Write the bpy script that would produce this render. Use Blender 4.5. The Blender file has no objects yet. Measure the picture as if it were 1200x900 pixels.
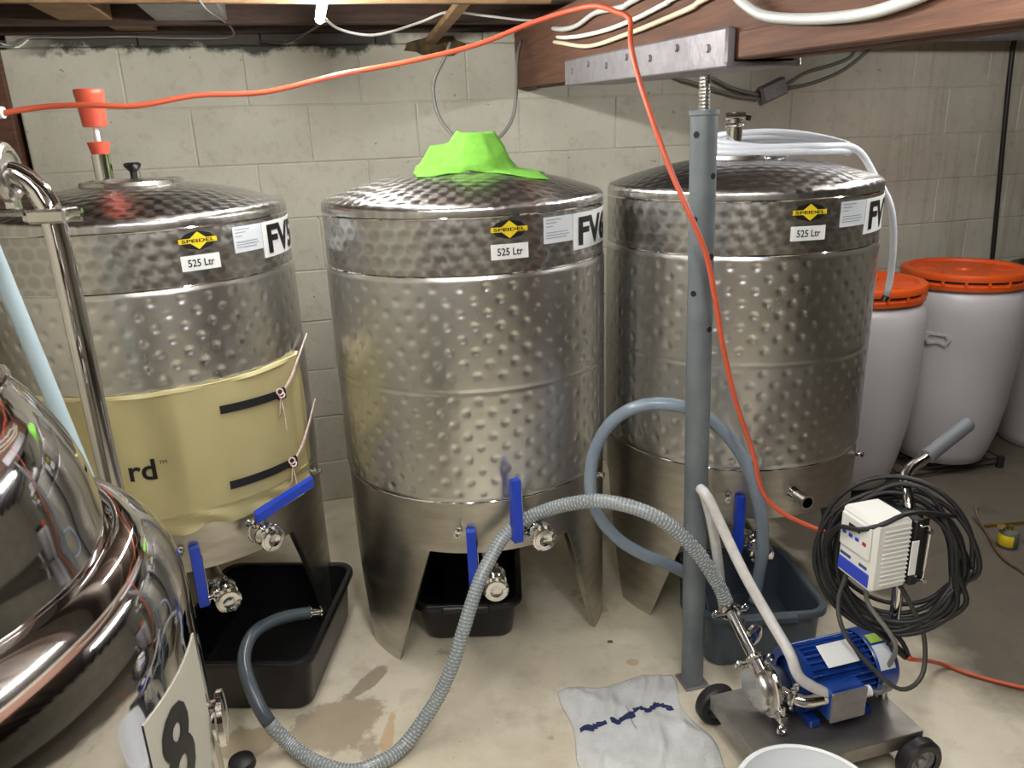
import bpy, bmesh, math, random
from mathutils import Vector, Matrix
random.seed(7)
S = bpy.context.scene
COL = S.collection
R_ = math.radians

# ------------------------------------------------------------------ camera
F_PX, PITCH, ROLL, CAM_H = 900.0, R_(18.11), R_(-2.203), 1.5451
FW = Vector((0, math.cos(PITCH), -math.sin(PITCH)))
RI0 = Vector((1, 0, 0)); UP0 = RI0.cross(FW)
RI = math.cos(ROLL) * RI0 + math.sin(ROLL) * UP0
UP = -math.sin(ROLL) * RI0 + math.cos(ROLL) * UP0
CP = Vector((0, 0, CAM_H))
cam = bpy.data.cameras.new('camera'); cam.sensor_width = 36.0; cam.lens = 36.0 * F_PX / 1200.0
cam.clip_start = 0.02
cam_o = bpy.data.objects.new('camera', cam); COL.objects.link(cam_o)
cam_o.matrix_world = Matrix(((RI.x, UP.x, -FW.x, CP.x), (RI.y, UP.y, -FW.y, CP.y), (RI.z, UP.z, -FW.z, CP.z), (0, 0, 0, 1)))
S.camera = cam_o

# ------------------------------------------------------------------ world, exposure
w = bpy.data.worlds.new('world'); S.world = w; w.use_nodes = True
w.node_tree.nodes['Background'].inputs[0].default_value = (0.9, 0.95, 1.0, 1)
w.node_tree.nodes['Background'].inputs[1].default_value = 0.02
S.view_settings.view_transform = 'Standard'; S.view_settings.look = 'None'
S.view_settings.gamma = 1.0; S.view_settings.use_curve_mapping = False
S.view_settings.exposure = 0.0
LAMP_POWER = 150.0
try:
    S.cycles.use_denoising = True
    S.cycles.sample_clamp_indirect = 6.0
    S.cycles.max_bounces = 8
except Exception:
    pass

# ------------------------------------------------------------------ survey helpers: photo point -> place in the room
def ray(px, py):
    return ((px - 600) / F_PX) * RI - ((py - 450) / F_PX) * UP + FW
def at(px, py, Y):
    d = ray(px, py); return CP + d * (Y / d.y)
def on_z(px, py, z):
    d = ray(px, py); return CP + d * ((z - CAM_H) / d.z)
WA = math.atan(0.25); W0 = Vector((0.092, 3.373, 0))
CU = Vector((math.cos(WA), math.sin(WA), 0)); CD = Vector((math.sin(WA), -math.cos(WA), 0))
def rw(u, d, z): return W0 + CU * u + CD * d + Vector((0, 0, z))
def on_plane(px, py, p0, n):
    d = ray(px, py); return CP + d * ((p0 - CP).dot(n) / d.dot(n))
def on_wall(px, py, off=0.0): return on_plane(px, py, rw(0, off, 0), CD)

# ------------------------------------------------------------------ mesh helpers
class MB:
    def __init__(s): s.v = []; s.f = []
    def add(s, vs, fs):
        b = len(s.v); s.v += [tuple(v) for v in vs]; s.f += [tuple(b + i for i in f) for f in fs]; return s
    def box(s, c, size, b=0.0, ax=None):
        """chamfered box; ax = three axis vectors"""
        c = Vector(c); hx, hy, hz = [k / 2 for k in size]
        ax = ax or (Vector((1, 0, 0)), Vector((0, 1, 0)), Vector((0, 0, 1)))
        P = lambda x, y, z: c + ax[0] * x + ax[1] * y + ax[2] * z
        if b <= 0:
            vs = [P(x * hx, y * hy, z * hz) for z in (-1, 1) for y in (-1, 1) for x in (-1, 1)]
            return s.add(vs, [(0, 2, 3, 1), (4, 5, 7, 6), (0, 1, 5, 4), (2, 6, 7, 3), (0, 4, 6, 2), (1, 3, 7, 5)])
        b = min(b, hx * .95, hy * .95, hz * .95)
        vs = []; idx = {}
        for x in (-1, 1):
            for y in (-1, 1):
                for z in (-1, 1):
                    for k in range(3):
                        d = [hx - b, hy - b, hz - b]; d[k] = (hx, hy, hz)[k]
                        idx[(x, y, z, k)] = len(vs); vs.append(P(x * d[0], y * d[1], z * d[2]))
        fs = []
        q = ((-1, -1), (1, -1), (1, 1), (-1, 1))
        for sg in (-1, 1):
            fs.append(tuple(idx[(sg, a, c2, 0)] for a, c2 in q)[::sg])
            fs.append(tuple(idx[(a, sg, c2, 1)] for a, c2 in q)[::-sg])
            fs.append(tuple(idx[(a, c2, sg, 2)] for a, c2 in q)[::sg])
        for a in (-1, 1):
            for c2 in (-1, 1):
                k = a * c2
                fs.append((idx[(-1, a, c2, 1)], idx[(1, a, c2, 1)], idx[(1, a, c2, 2)], idx[(-1, a, c2, 2)])[::k])
                fs.append((idx[(a, -1, c2, 0)], idx[(a, 1, c2, 0)], idx[(a, 1, c2, 2)], idx[(a, -1, c2, 2)])[::-k])
                fs.append((idx[(a, c2, -1, 0)], idx[(a, c2, 1, 0)], idx[(a, c2, 1, 1)], idx[(a, c2, -1, 1)])[::k])
        for x in (-1, 1):
            for y in (-1, 1):
                for z in (-1, 1):
                    fs.append(tuple(idx[(x, y, z, k)] for k in range(3))[::x * y * z])
        return s.add(vs, fs)
    def cyl(s, p0, p1, r0, r1=None, n=20, caps=True):
        p0 = Vector(p0); p1 = Vector(p1); r1 = r0 if r1 is None else r1
        z = (p1 - p0).normalized(); x = z.orthogonal().normalized(); y = z.cross(x)
        vs = []
        for p, r in ((p0, r0), (p1, r1)):
            for i in range(n):
                a = 2 * math.pi * i / n; vs.append(p + (x * math.cos(a) + y * math.sin(a)) * r)
        fs = [(i, (i + 1) % n, n + (i + 1) % n, n + i) for i in range(n)]
        if caps: fs += [tuple(range(n))[::-1], tuple(range(n, 2 * n))]
        return s.add(vs, fs)
    def spin(s, prof, p0=(0, 0, 0), z=(0, 0, 1), n=48, a0=0, a1=360):
        """lathe (r, h) profile round the axis z through p0"""
        p0 = Vector(p0); z = Vector(z).normalized()
        x = Vector((1, 0, 0)) if abs(z.z) > .99 else z.orthogonal().normalized(); y = z.cross(x)
        full = abs(a1 - a0) >= 360; m = n if full else n + 1
        vs = []
        for r, h in prof:
            for i in range(m):
                a = R_(a0 + (a1 - a0) * i / n); vs.append(p0 + z * h + (x * math.cos(a) + y * math.sin(a)) * max(r, 1e-5))
        fs = []
        for j in range(len(prof) - 1):
            for i in range(n):
                k = (i + 1) % m if full else i + 1
                fs.append((j * m + i, j * m + k, (j + 1) * m + k, (j + 1) * m + i))
        return s.add(vs, fs)
    def torus(s, c, z, R, r, n=32, m=10):
        return s.spin([(R + r * math.cos(2 * math.pi * k / m), r * math.sin(2 * math.pi * k / m)) for k in range(m + 1)], c, z, n)
    def tube(s, path, r, n=10, caps=True, closed=False):
        path = [Vector(p) for p in path]; N = len(path)
        if not callable(r): rr = r; r = lambda i: rr
        t0 = (path[1] - path[0]).normalized(); x = t0.orthogonal().normalized()
        vs = []
        for i, p in enumerate(path):
            t = (path[min(i + 1, N - 1)] - path[max(i - 1, 0)]).normalized()
            x = (x - t * x.dot(t)).normalized(); y = t.cross(x)
            for k in range(n):
                a = 2 * math.pi * k / n; vs.append(p + (x * math.cos(a) + y * math.sin(a)) * r(i))
        fs = [(i * n + k, i * n + (k + 1) % n, (i + 1) * n + (k + 1) % n, (i + 1) * n + k) for i in range(N - 1) for k in range(n)]
        if caps: fs += [tuple(range(n))[::-1], tuple(range((N - 1) * n, N * n))]
        return s.add(vs, fs)
    def prism(s, pts, n, depth):
        """polygon in 3-D extruded by depth along n"""
        n = Vector(n) * depth; pts = [Vector(p) for p in pts]; k = len(pts)
        vs = pts + [p + n for p in pts]
        return s.add(vs, [tuple(range(k))[::-1], tuple(range(k, 2 * k))] + [(i, (i + 1) % k, k + (i + 1) % k, k + i) for i in range(k)])
    def mesh(s, name, mat, ang=35, off=(0, 0, 0)):
        o = Vector(off)
        me = bpy.data.meshes.new(name)
        me.from_pydata([tuple(Vector(v) - o) for v in s.v], [], s.f); me.update()
        bm = bmesh.new(); bm.from_mesh(me); bmesh.ops.recalc_face_normals(bm, faces=bm.faces); bm.to_mesh(me); bm.free()
        me.shade_smooth()
        if ang < 180: me.set_sharp_from_angle(angle=R_(ang))
        if mat: me.materials.append(mat)
        return me
    def build(s, name, mat, parent=None, ang=35, local=False):
        off = (0, 0, 0)
        if parent is not None and not local: off = world_loc(parent)
        return link(name, s.mesh(name, mat, ang, off), parent)
def world_loc(o):
    p = Vector((0, 0, 0))
    while o is not None: p += o.location; o = o.parent
    return p
def link(name, me, parent=None):
    o = bpy.data.objects.new(name, me); COL.objects.link(o)
    if parent is not None: o.parent = parent
    return o
def thing(name, label, cat, loc, rz=0, group=None):
    o = bpy.data.objects.new(name, None); COL.objects.link(o); o.empty_display_size = .05
    o.location = loc; o.rotation_euler = (0, 0, rz); tag(o, label, cat, group); return o
def tag(o, label, cat, group=None):
    o['label'] = label; o['category'] = cat
    if group: o['group'] = group
    return o
def struct(o): o['kind'] = 'structure'; return o
def catmull(P, step=.02):
    P = [Vector(p) for p in P]; Q = [P[0] * 2 - P[1]] + P + [P[-1] * 2 - P[-2]]; out = []
    for i in range(1, len(Q) - 2):
        a, b, c, d = Q[i - 1:i + 3]; n = max(2, int((c - b).length / step))
        for k in range(n):
            t = k / n
            out.append(.5 * ((2 * b) + (c - a) * t + (2 * a - 5 * b + 4 * c - d) * t * t + (3 * b - a - 3 * c + d) * t ** 3))
    out.append(P[-1]); return out
def text_mesh(txt, h, mat, bold=0.0, width=None, cut=.012):
    """flat lettering in the x/y plane centred at the origin; cut into narrow strips so it can be bent"""
    cu = bpy.data.curves.new('lettering', 'FONT'); cu.body = txt; cu.offset = bold; cu.resolution_u = 3
    ob = bpy.data.objects.new('tmp', cu); COL.objects.link(ob)
    dg = bpy.context.evaluated_depsgraph_get(); me = bpy.data.meshes.new_from_object(ob.evaluated_get(dg))
    bpy.data.objects.remove(ob); bpy.data.curves.remove(cu)
    xs = [v.co.x for v in me.vertices]; ys = [v.co.y for v in me.vertices]
    cx, cy = (min(xs) + max(xs)) / 2, (min(ys) + max(ys)) / 2; sy = h / (max(ys) - min(ys)); sx = sy if width is None else width / (max(xs) - min(xs))
    for v in me.vertices: v.co = ((v.co.x - cx) * sx, (v.co.y - cy) * sy, 0)
    bm = bmesh.new(); bm.from_mesh(me)
    W = (max(xs) - min(xs)) * sx / 2; x = -W + cut
    while x < W:
        bmesh.ops.bisect_plane(bm, geom=bm.verts[:] + bm.edges[:] + bm.faces[:], plane_co=(x, 0, 0), plane_no=(1, 0, 0)); x += cut
    bm.to_mesh(me); bm.free()
    me.materials.clear(); me.materials.append(mat); return me
def warp(me, fn):
    for v in me.vertices: v.co = fn(v.co)
    me.update(); return me

# ------------------------------------------------------------------ material helpers
MATS = {}
def nodes(name):
    m = bpy.data.materials.new(name); m.use_nodes = True; nt = m.node_tree; MATS[name] = m
    return m, nt, nt.nodes['Principled BSDF']
def nd(nt, typ, **kw):
    n = nt.nodes.new(typ)
    for k, v in kw.items():
        if k.startswith('i_'): n.inputs[int(k[2:]) if k[2:].isdigit() else k[2:]].default_value = v
        else: setattr(n, k, v)
    return n
def math_(nt, op, a, b=None, c=None):
    n = nt.nodes.new('ShaderNodeMath'); n.operation = op
    for i, x in enumerate((a, b, c)):
        if x is None: continue
        if isinstance(x, (int, float)): n.inputs[i].default_value = x
        else: nt.links.new(x, n.inputs[i])
    return n.outputs[0]
def vmath(nt, op, a, b=None):
    n = nt.nodes.new('ShaderNodeVectorMath'); n.operation = op
    for i, x in enumerate((a, b)):
        if x is None: continue
        if isinstance(x, (tuple, Vector)): n.inputs[i].default_value = tuple(x)
        else: nt.links.new(x, n.inputs[i])
    return n.outputs['Value'] if op in ('DOT_PRODUCT', 'LENGTH', 'DISTANCE') else n.outputs[0]
def noise(nt, vec, scale, detail=4, rough=.55):
    n = nt.nodes.new('ShaderNodeTexNoise'); n.inputs['Scale'].default_value = scale
    n.inputs['Detail'].default_value = detail; n.inputs['Roughness'].default_value = rough
    if vec is not None: nt.links.new(vec, n.inputs['Vector'])
    return n.outputs['Fac']
def ramp(nt, fac, lo, hi):
    n = nt.nodes.new('ShaderNodeMapRange'); n.inputs[1].default_value = lo; n.inputs[2].default_value = hi
    nt.links.new(fac, n.inputs[0]); return n.outputs[0]
def mix(nt, fac, a, b):
    n = nt.nodes.new('ShaderNodeMix'); n.data_type = 'RGBA'
    for i, x in ((0, fac), (6, a), (7, b)):
        if isinstance(x, (int, float)): n.inputs[i].default_value = x
        elif isinstance(x, tuple): n.inputs[i].default_value = (*x, 1) if len(x) == 3 else x
        else: nt.links.new(x, n.inputs[i])
    return n.outputs[2]
def bump(nt, bs, h, strength, dist=.01):
    n = nt.nodes.new('ShaderNodeBump'); n.inputs['Strength'].default_value = strength; n.inputs['Distance'].default_value = dist
    nt.links.new(h, n.inputs['Height']); nt.links.new(n.outputs[0], bs.inputs['Normal'])
def srgb(r, g, b):
    f = lambda c: (c / 255) / 12.92 if c <= 10 else ((c / 255 + .055) / 1.055) ** 2.4
    return (f(r), f(g), f(b))
def pbr(name, col, rough=.5, metal=0.0, col2=None, scale=6, lo=.35, hi=.7, bmp=0, bscale=60, rough2=None, stretch=None, coat=0, emit=0, sss=0):
    m, nt, bs = nodes(name)
    bs.inputs['Roughness'].default_value = rough; bs.inputs['Metallic'].default_value = metal
    bs.inputs['Base Color'].default_value = (*col, 1)
    if coat: bs.inputs['Coat Weight'].default_value = coat; bs.inputs['Coat Roughness'].default_value = .15
    if sss: bs.inputs['Subsurface Weight'].default_value = sss; bs.inputs['Subsurface Radius'].default_value = (.03, .03, .03)
    if emit: bs.inputs['Emission Color'].default_value = (*col, 1); bs.inputs['Emission Strength'].default_value = emit
    if col2 or bmp or rough2:
        tc = nt.nodes.new('ShaderNodeNewGeometry').outputs['Position']
        if stretch: tc = vmath(nt, 'MULTIPLY', tc, stretch)
        fac = ramp(nt, noise(nt, tc, scale), lo, hi)
        if col2: nt.links.new(mix(nt, fac, col, col2), bs.inputs['Base Color'])
        if rough2: nt.links.new(math_(nt, 'MULTIPLY_ADD', fac, rough2 - rough, rough), bs.inputs['Roughness'])
        if bmp: bump(nt, bs, noise(nt, tc, bscale, 3), bmp, .004)
    return m

def engine_turned(name, mode):
    """steel brushed in rows of small overlapping discs: highlights follow the circular brush marks"""
    m, nt, bs = nodes(name)
    bs.inputs['Metallic'].default_value = 1; bs.inputs['Base Color'].default_value = (.56, .55, .54, 1)
    pos = nt.nodes.new('ShaderNodeTexCoord').outputs['Object']
    sx = nt.nodes.new('ShaderNodeSeparateXYZ'); nt.links.new(pos, sx.inputs[0]); X, Y, Z = sx.outputs
    if mode == 'cyl':
        th = math_(nt, 'ARCTAN2', Y, X); U = math_(nt, 'MULTIPLY', th, .41 / .0445); V = math_(nt, 'DIVIDE', Z, .034)
    else:
        U = math_(nt, 'DIVIDE', X, .0445); V = math_(nt, 'DIVIDE', Y, .034)
    row = math_(nt, 'FLOOR', V); odd = math_(nt, 'MULTIPLY', math_(nt, 'FLOORED_MODULO', row, 2.0), .5)
    fu = math_(nt, 'SUBTRACT', math_(nt, 'FRACT', math_(nt, 'ADD', U, odd)), .5)
    fv = math_(nt, 'SUBTRACT', math_(nt, 'FRACT', V), .5)
    if mode == 'cyl':
        n = math_(nt, 'SQRT', math_(nt, 'ADD', math_(nt, 'MULTIPLY', X, X), math_(nt, 'MULTIPLY', Y, Y)))
        cu = nt.nodes.new('ShaderNodeCombineXYZ')
        nt.links.new(math_(nt, 'MULTIPLY', math_(nt, 'DIVIDE', Y, n), -1.0), cu.inputs[0]); nt.links.new(math_(nt, 'DIVIDE', X, n), cu.inputs[1])
        uvec, vvec = cu.outputs[0], (0, 0, 1)
    else:
        uvec, vvec = (1, 0, 0), (0, 1, 0)
    def scale(vec, f):
        n = nt.nodes.new('ShaderNodeVectorMath'); n.operation = 'SCALE'
        if isinstance(vec, tuple): n.inputs[0].default_value = vec
        else: nt.links.new(vec, n.inputs[0])
        nt.links.new(f, n.inputs[3]); return n.outputs[0]
    tan = vmath(nt, 'ADD', scale(uvec, math_(nt, 'MULTIPLY', fv, -1.0)), scale(vvec, fu))
    tr = nt.nodes.new('ShaderNodeVectorTransform'); tr.vector_type = 'VECTOR'; tr.convert_from = 'OBJECT'; tr.convert_to = 'WORLD'
    nt.links.new(vmath(nt, 'NORMALIZE', tan), tr.inputs[0]); nt.links.new(tr.outputs[0], bs.inputs['Tangent'])
    bs.inputs['Anisotropic'].default_value = .6; bs.inputs['Roughness'].default_value = .27
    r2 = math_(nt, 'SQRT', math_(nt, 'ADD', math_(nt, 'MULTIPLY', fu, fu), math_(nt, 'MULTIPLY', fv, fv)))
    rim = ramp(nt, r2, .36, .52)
    nt.links.new(mix(nt, rim, (.52, .51, .495), (.64, .63, .61)), bs.inputs['Base Color'])  # rim burnish lightened in the base colour to paint in the disc highlights
    bump(nt, bs, math_(nt, 'SMOOTH_MIN', r2, .46, .08), .55, .004)
    return m

STEEL = pbr('stainless_steel', (.66, .65, .62), .22, 1, col2=(.58, .56, .52), scale=9, rough2=.34)
STEEL_POL = pbr('polished_steel', (.78, .77, .76), .07, 1)
STEEL_MIR = pbr('mirror_steel', (.74, .73, .73), .045, 1, col2=(.66, .65, .65), scale=4, rough2=.09)
STEEL_JKT = pbr('dimpled_steel', (.74, .735, .72), .27, 1, col2=(.66, .655, .64), scale=5, rough2=.36, stretch=(1, 1, .5))
STEEL_SKIRT = pbr('skirt_steel', (.56, .54, .49), .30, 1, col2=(.44, .41, .36), scale=30, rough2=.42, stretch=(.3, .3, 1))
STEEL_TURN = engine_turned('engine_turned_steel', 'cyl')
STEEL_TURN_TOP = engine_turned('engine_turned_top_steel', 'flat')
ZINC = pbr('galvanised_steel', (.32, .305, .32), .5, .7, col2=(.25, .235, .25), scale=30, bmp=.3, bscale=90)
POST_GREY = pbr('grey_post_paint', srgb(108, 116, 119), .42, .0, col2=srgb(94, 102, 106), scale=14, bmp=.08, bscale=70)
BLUE = pbr('blue_vinyl', srgb(28, 66, 190), .35)
MOTOR_BLUE = pbr('blue_enamel', srgb(24, 66, 150), .32, coat=.3, col2=srgb(18, 50, 120), scale=20)
BLACK = pbr('black_plastic', (.008, .008, .009), .32, bmp=.12, bscale=120)
RUBBER = pbr('black_rubber', (.012, .012, .013), .48)
HOLE_SHADE = pbr('hole_shade', (.004, .004, .004), .8)  # near-black fill standing in for the shade inside holes and bores
GREY_TUB = pbr('grey_tub_plastic', srgb(78, 88, 97), .42, bmp=.1, bscale=120)
GRIP = pbr('grey_grip_rubber', srgb(98, 101, 106), .6)
WHITE_PL = pbr('white_plastic', srgb(232, 234, 236), .35)
DRIVE_WHITE = pbr('drive_housing', srgb(226, 226, 220), .42)
STICKER = pbr('white_sticker', srgb(236, 238, 238), .4)
DATA_STICKER = pbr('data_sticker', srgb(214, 220, 226), .4)
INK = pbr('black_ink', (.006, .006, .006), .45)
INK_GREY = pbr('grey_ink', srgb(150, 155, 165), .5)
YELLOW = pbr('yellow_print', srgb(232, 204, 40), .4)
ORANGE_CORD = pbr('orange_cord_jacket', srgb(198, 86, 58), .4)
ORANGE_LID = pbr('orange_lid_plastic', srgb(220, 86, 24), .42)
ORANGE_SIL = pbr('orange_silicone', srgb(218, 92, 70), .38, sss=.1)
HDPE = pbr('translucent_white_plastic', srgb(192, 189, 192), .38, col2=srgb(184, 181, 183), scale=3, sss=.25)
BEIGE = pbr('beige_insulation_vinyl', srgb(186, 176, 130), .55, col2=srgb(176, 166, 120), scale=5, bmp=.15, bscale=16)
BEIGE_EDGE = pbr('pale_hem', srgb(218, 208, 158), .6)
BELT = pbr('black_webbing', (.008, .008, .009), .8)
STRING = pbr('pink_string', srgb(205, 160, 165), .8, col2=srgb(232, 220, 215), scale=120)
GREEN = pbr('green_microfibre', srgb(104, 164, 52), .85, col2=srgb(92, 152, 44), scale=40, bmp=.5, bscale=180)
HOSE_GREY = pbr('grey_clear_hose', srgb(142, 149, 152), .22, col2=srgb(126, 134, 138), scale=12)
HOSE_END = pbr('smooth_dark_hose', srgb(70, 80, 88), .2)
HOSE_BLUE = pbr('smooth_grey_hose', srgb(136, 150, 164), .2, col2=srgb(120, 134, 148), scale=8)
RIB = pbr('hose_spiral', srgb(196, 200, 202), .3)
HOSE_MILK = pbr('milky_hose', srgb(214, 212, 208), .24, col2=srgb(196, 194, 192), scale=40, sss=.1)
HOSE_WHITE = pbr('white_hose', srgb(226, 230, 238), .25, sss=.15)
TOWEL = pbr('white_towel', srgb(214, 216, 216), .95, col2=srgb(196, 198, 198), scale=14, bmp=.7, bscale=150)
TOWEL_BLUE = pbr('navy_stripe', srgb(38, 48, 92), .9, bmp=.5, bscale=150)
WIRE_WHITE = pbr('white_cable', srgb(224, 222, 214), .45)
WIRE_CREAM = pbr('cream_cable', srgb(222, 206, 176), .45)
WIRE_GREY = pbr('grey_cable', srgb(118, 118, 112), .5)
WIRE_DARK = pbr('dark_cable', srgb(64, 62, 58), .5)
BRASS = pbr('brass', (.55, .40, .14), .32, 1)
BRASS_DULL = pbr('greenish_body', srgb(96, 100, 88), .5)
COPPER_TUBE = pbr('brown_tubing', srgb(104, 82, 62), .45)
TIMBER = pbr('dark_timber', srgb(74, 54, 44), .75, col2=srgb(52, 38, 32), scale=10, stretch=(1, 1, 8), bmp=.4, bscale=40)
BEAM_WOOD = pbr('brown_beam_wood', srgb(102, 68, 49), .7, col2=srgb(74, 48, 35), scale=7, stretch=(1.5, .6, 12), bmp=.4, bscale=40)
PALE_WOOD = pbr('pale_timber', srgb(150, 118, 84), .75, col2=srgb(120, 92, 64), scale=12, bmp=.3, bscale=40)
CONDUIT = pbr('grey_conduit', srgb(206, 208, 204), .4, .3)
LAMP_M, _nt, _b = nodes('led_diffuser')
_b.inputs['Emission Color'].default_value = (1, .985, .95, 1); _b.inputs['Emission Strength'].default_value = LAMP_POWER
_b.inputs['Base Color'].default_value = (.9, .9, .9, 1)

def wall_paint():
    m, nt, bs = nodes('painted_block'); bs.inputs['Roughness'].default_value = .75
    p = nt.nodes.new('ShaderNodeNewGeometry').outputs['Position']
    u = vmath(nt, 'DOT_PRODUCT', vmath(nt, 'SUBTRACT', p, tuple(W0)), tuple(CU))
    sx = nt.nodes.new('ShaderNodeSeparateXYZ'); nt.links.new(p, sx.inputs[0]); z = sx.outputs[2]
    n1 = noise(nt, p, 3.0, 5); n2 = noise(nt, p, 22, 4)
    col = mix(nt, ramp(nt, n1, .35, .7), srgb(202, 199, 184), srgb(184, 181, 166))
    col = mix(nt, math_(nt, 'MULTIPLY', ramp(nt, n2, .55, .75), .35), col, srgb(150, 140, 120))
    # damp run marks towards the right end
    st = noise(nt, vmath(nt, 'MULTIPLY', p, (26, 26, 1.6)), 1.0, 4)
    right = ramp(nt, u, 1.2, 2.3)
    col = mix(nt, math_(nt, 'MULTIPLY', math_(nt, 'MULTIPLY', ramp(nt, st, .5, .72), right), .42), col, srgb(140, 118, 94))
    # tar smeared along the top of the wall at the left
    edge = math_(nt, 'ADD', z, math_(nt, 'MULTIPLY', math_(nt, 'SUBTRACT', noise(nt, p, 7, 5, .7), .5), .16))
    tar = math_(nt, 'MULTIPLY', ramp(nt, edge, 1.862, 1.885), math_(nt, 'MULTIPLY', ramp(nt, u, -.50, -.53), ramp(nt, u, -1.86, -1.70)))
    col = mix(nt, math_(nt, 'MULTIPLY', tar, .93), col, srgb(34, 32, 32))
    top_dark = math_(nt, 'MULTIPLY', ramp(nt, edge, 1.90, 1.93), .5)
    col = mix(nt, top_dark, col, srgb(70, 64, 58))  # whole wall top blended darker, with a ragged lower edge
    sp = math_(nt, 'MULTIPLY', ramp(nt, noise(nt, p, 34, 3, .6), .70, .74), .6)
    col = mix(nt, sp, col, srgb(96, 88, 76))
    nt.links.new(col, bs.inputs['Base Color'])
    bump(nt, bs, noise(nt, p, 55, 5, .65), .35, .006)
    return m
def _st(px, py, rx, ry, an, cl, k): q = on_z(px, py, 0); return (q.x, q.y, rx, ry, an, cl, k)
FLOOR_STAINS = [_st(432, 799, .075, .026, 1.0, srgb(150, 138, 118), .85), _st(392, 850, .13, .10, .4, srgb(160, 144, 122), .8), _st(455, 862, .016, .08, 0, srgb(190, 148, 92), .55),
                _st(285, 870, .10, .06, .3, srgb(150, 132, 104), .7), _st(742, 776, .018, .014, 0, srgb(190, 146, 84), .5), _st(715, 752, .009, .007, 0, srgb(50, 46, 42), .9)]
def floor_paint():
    m, nt, bs = nodes('worn_floor')
    p = nt.nodes.new('ShaderNodeNewGeometry').outputs['Position']
    sx = nt.nodes.new('ShaderNodeSeparateXYZ'); nt.links.new(p, sx.inputs[0])
    n1 = noise(nt, p, 2.4, 6, .6); n2 = noise(nt, p, 9, 5, .6); n3 = noise(nt, p, 60, 3)
    col = mix(nt, ramp(nt, n1, .35, .68), srgb(222, 214, 194), srgb(198, 188, 166))
    col = mix(nt, math_(nt, 'MULTIPLY', ramp(nt, n2, .52, .72), .5), col, srgb(172, 160, 136))
    # bare patches where the pale coat has worn off
    pt = noise(nt, vmath(nt, 'ADD', p, (3.1, 1.7, 0)), 3.4, 5, .55)
    col = mix(nt, math_(nt, 'MULTIPLY', ramp(nt, pt, .64, .66), .55), col, srgb(146, 132, 112))
    rust = math_(nt, 'MULTIPLY', ramp(nt, noise(nt, vmath(nt, 'ADD', p, (8, 2, 0)), 8, 3), .70, .80), .6)
    col = mix(nt, rust, col, srgb(190, 140, 78))
    wob = math_(nt, 'MULTIPLY', math_(nt, 'SUBTRACT', noise(nt, p, 13, 6, .7), .5), 1.7)
    for cx, cy, rx, ry, an, cl, k in FLOOR_STAINS:
        dx = math_(nt, 'SUBTRACT', sx.outputs[0], cx); dy = math_(nt, 'SUBTRACT', sx.outputs[1], cy); c_, s_ = math.cos(an), math.sin(an)
        a_ = math_(nt, 'DIVIDE', math_(nt, 'ADD', math_(nt, 'MULTIPLY', dx, c_), math_(nt, 'MULTIPLY', dy, s_)), rx)
        b_ = math_(nt, 'DIVIDE', math_(nt, 'ADD', math_(nt, 'MULTIPLY', dx, -s_), math_(nt, 'MULTIPLY', dy, c_)), ry)
        dd = math_(nt, 'ADD', math_(nt, 'SQRT', math_(nt, 'ADD', math_(nt, 'MULTIPLY', a_, a_), math_(nt, 'MULTIPLY', b_, b_))), wob)
        col = mix(nt, math_(nt, 'MULTIPLY', ramp(nt, dd, 1.12, .92), k), col, cl)
    # bare grey slab past the coat, barrel shade painted into its dark tone
    edge = math_(nt, 'ADD', sx.outputs[0], math_(nt, 'MULTIPLY', math_(nt, 'SUBTRACT', noise(nt, p, 3.0, 5), .5), .7))
    edge = math_(nt, 'ADD', edge, math_(nt, 'MULTIPLY', sx.outputs[1], .42))
    col = mix(nt, math_(nt, 'MULTIPLY', ramp(nt, edge, 1.98, 2.2), .92), col, mix(nt, n2, srgb(92, 84, 72), srgb(74, 67, 57)))
    sp = math_(nt, 'MULTIPLY', ramp(nt, n3, .68, .74), .35)
    col = mix(nt, sp, col, srgb(110, 100, 84))
    nt.links.new(col, bs.inputs['Base Color'])
    nt.links.new(math_(nt, 'MULTIPLY_ADD', n2, .35, .35), bs.inputs['Roughness'])
    bump(nt, bs, noise(nt, p, 26, 5, .6), .25, .006)
    return m
WALL_M = wall_paint(); FLOOR_M = floor_paint()
WALL_PLAIN = pbr('plain_wall_paint', srgb(182, 176, 160), .8, col2=srgb(164, 158, 142), scale=3)
MORTAR = pbr('painted_mortar', srgb(184, 178, 161), .85)
SUBFLOOR = pbr('subfloor_boards', srgb(120, 110, 100), .8, col2=srgb(96, 86, 78), scale=8, stretch=(1, 6, 1))

def solo(mb, name, mat, label, cat, loc=None, group=None, ang=35):
    """a thing that is one mesh, its origin at its lowest point"""
    if loc is None: loc = min((Vector(v) for v in mb.v), key=lambda v: v.z)
    o = link(name, mb.mesh(name, mat, ang, loc)); o.location = loc; return tag(o, label, cat, group)
def box_uw(mb, u0, u1, d0, d1, z0, z1, b=0.0):
    return mb.box(rw((u0 + u1) / 2, (d0 + d1) / 2, (z0 + z1) / 2), (abs(u1 - u0), abs(d1 - d0), abs(z1 - z0)), b, (CU, -CD, Vector((0, 0, 1))))

# ================================================================== THE SETTING
UL, UR, DB, ZT = -2.35, 4.1, 5.6, 2.16
o = MB(); box_uw(o, UL - .15, UR + .15, -.2, DB + .15, -.1, 0); struct(o.build('floor', FLOOR_M))
wall_back = MB(); box_uw(wall_back, -1.86, UR, -.2, -.0022, 0, 1.8875); wall_back = struct(wall_back.build('wall_back', WALL_M))
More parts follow.
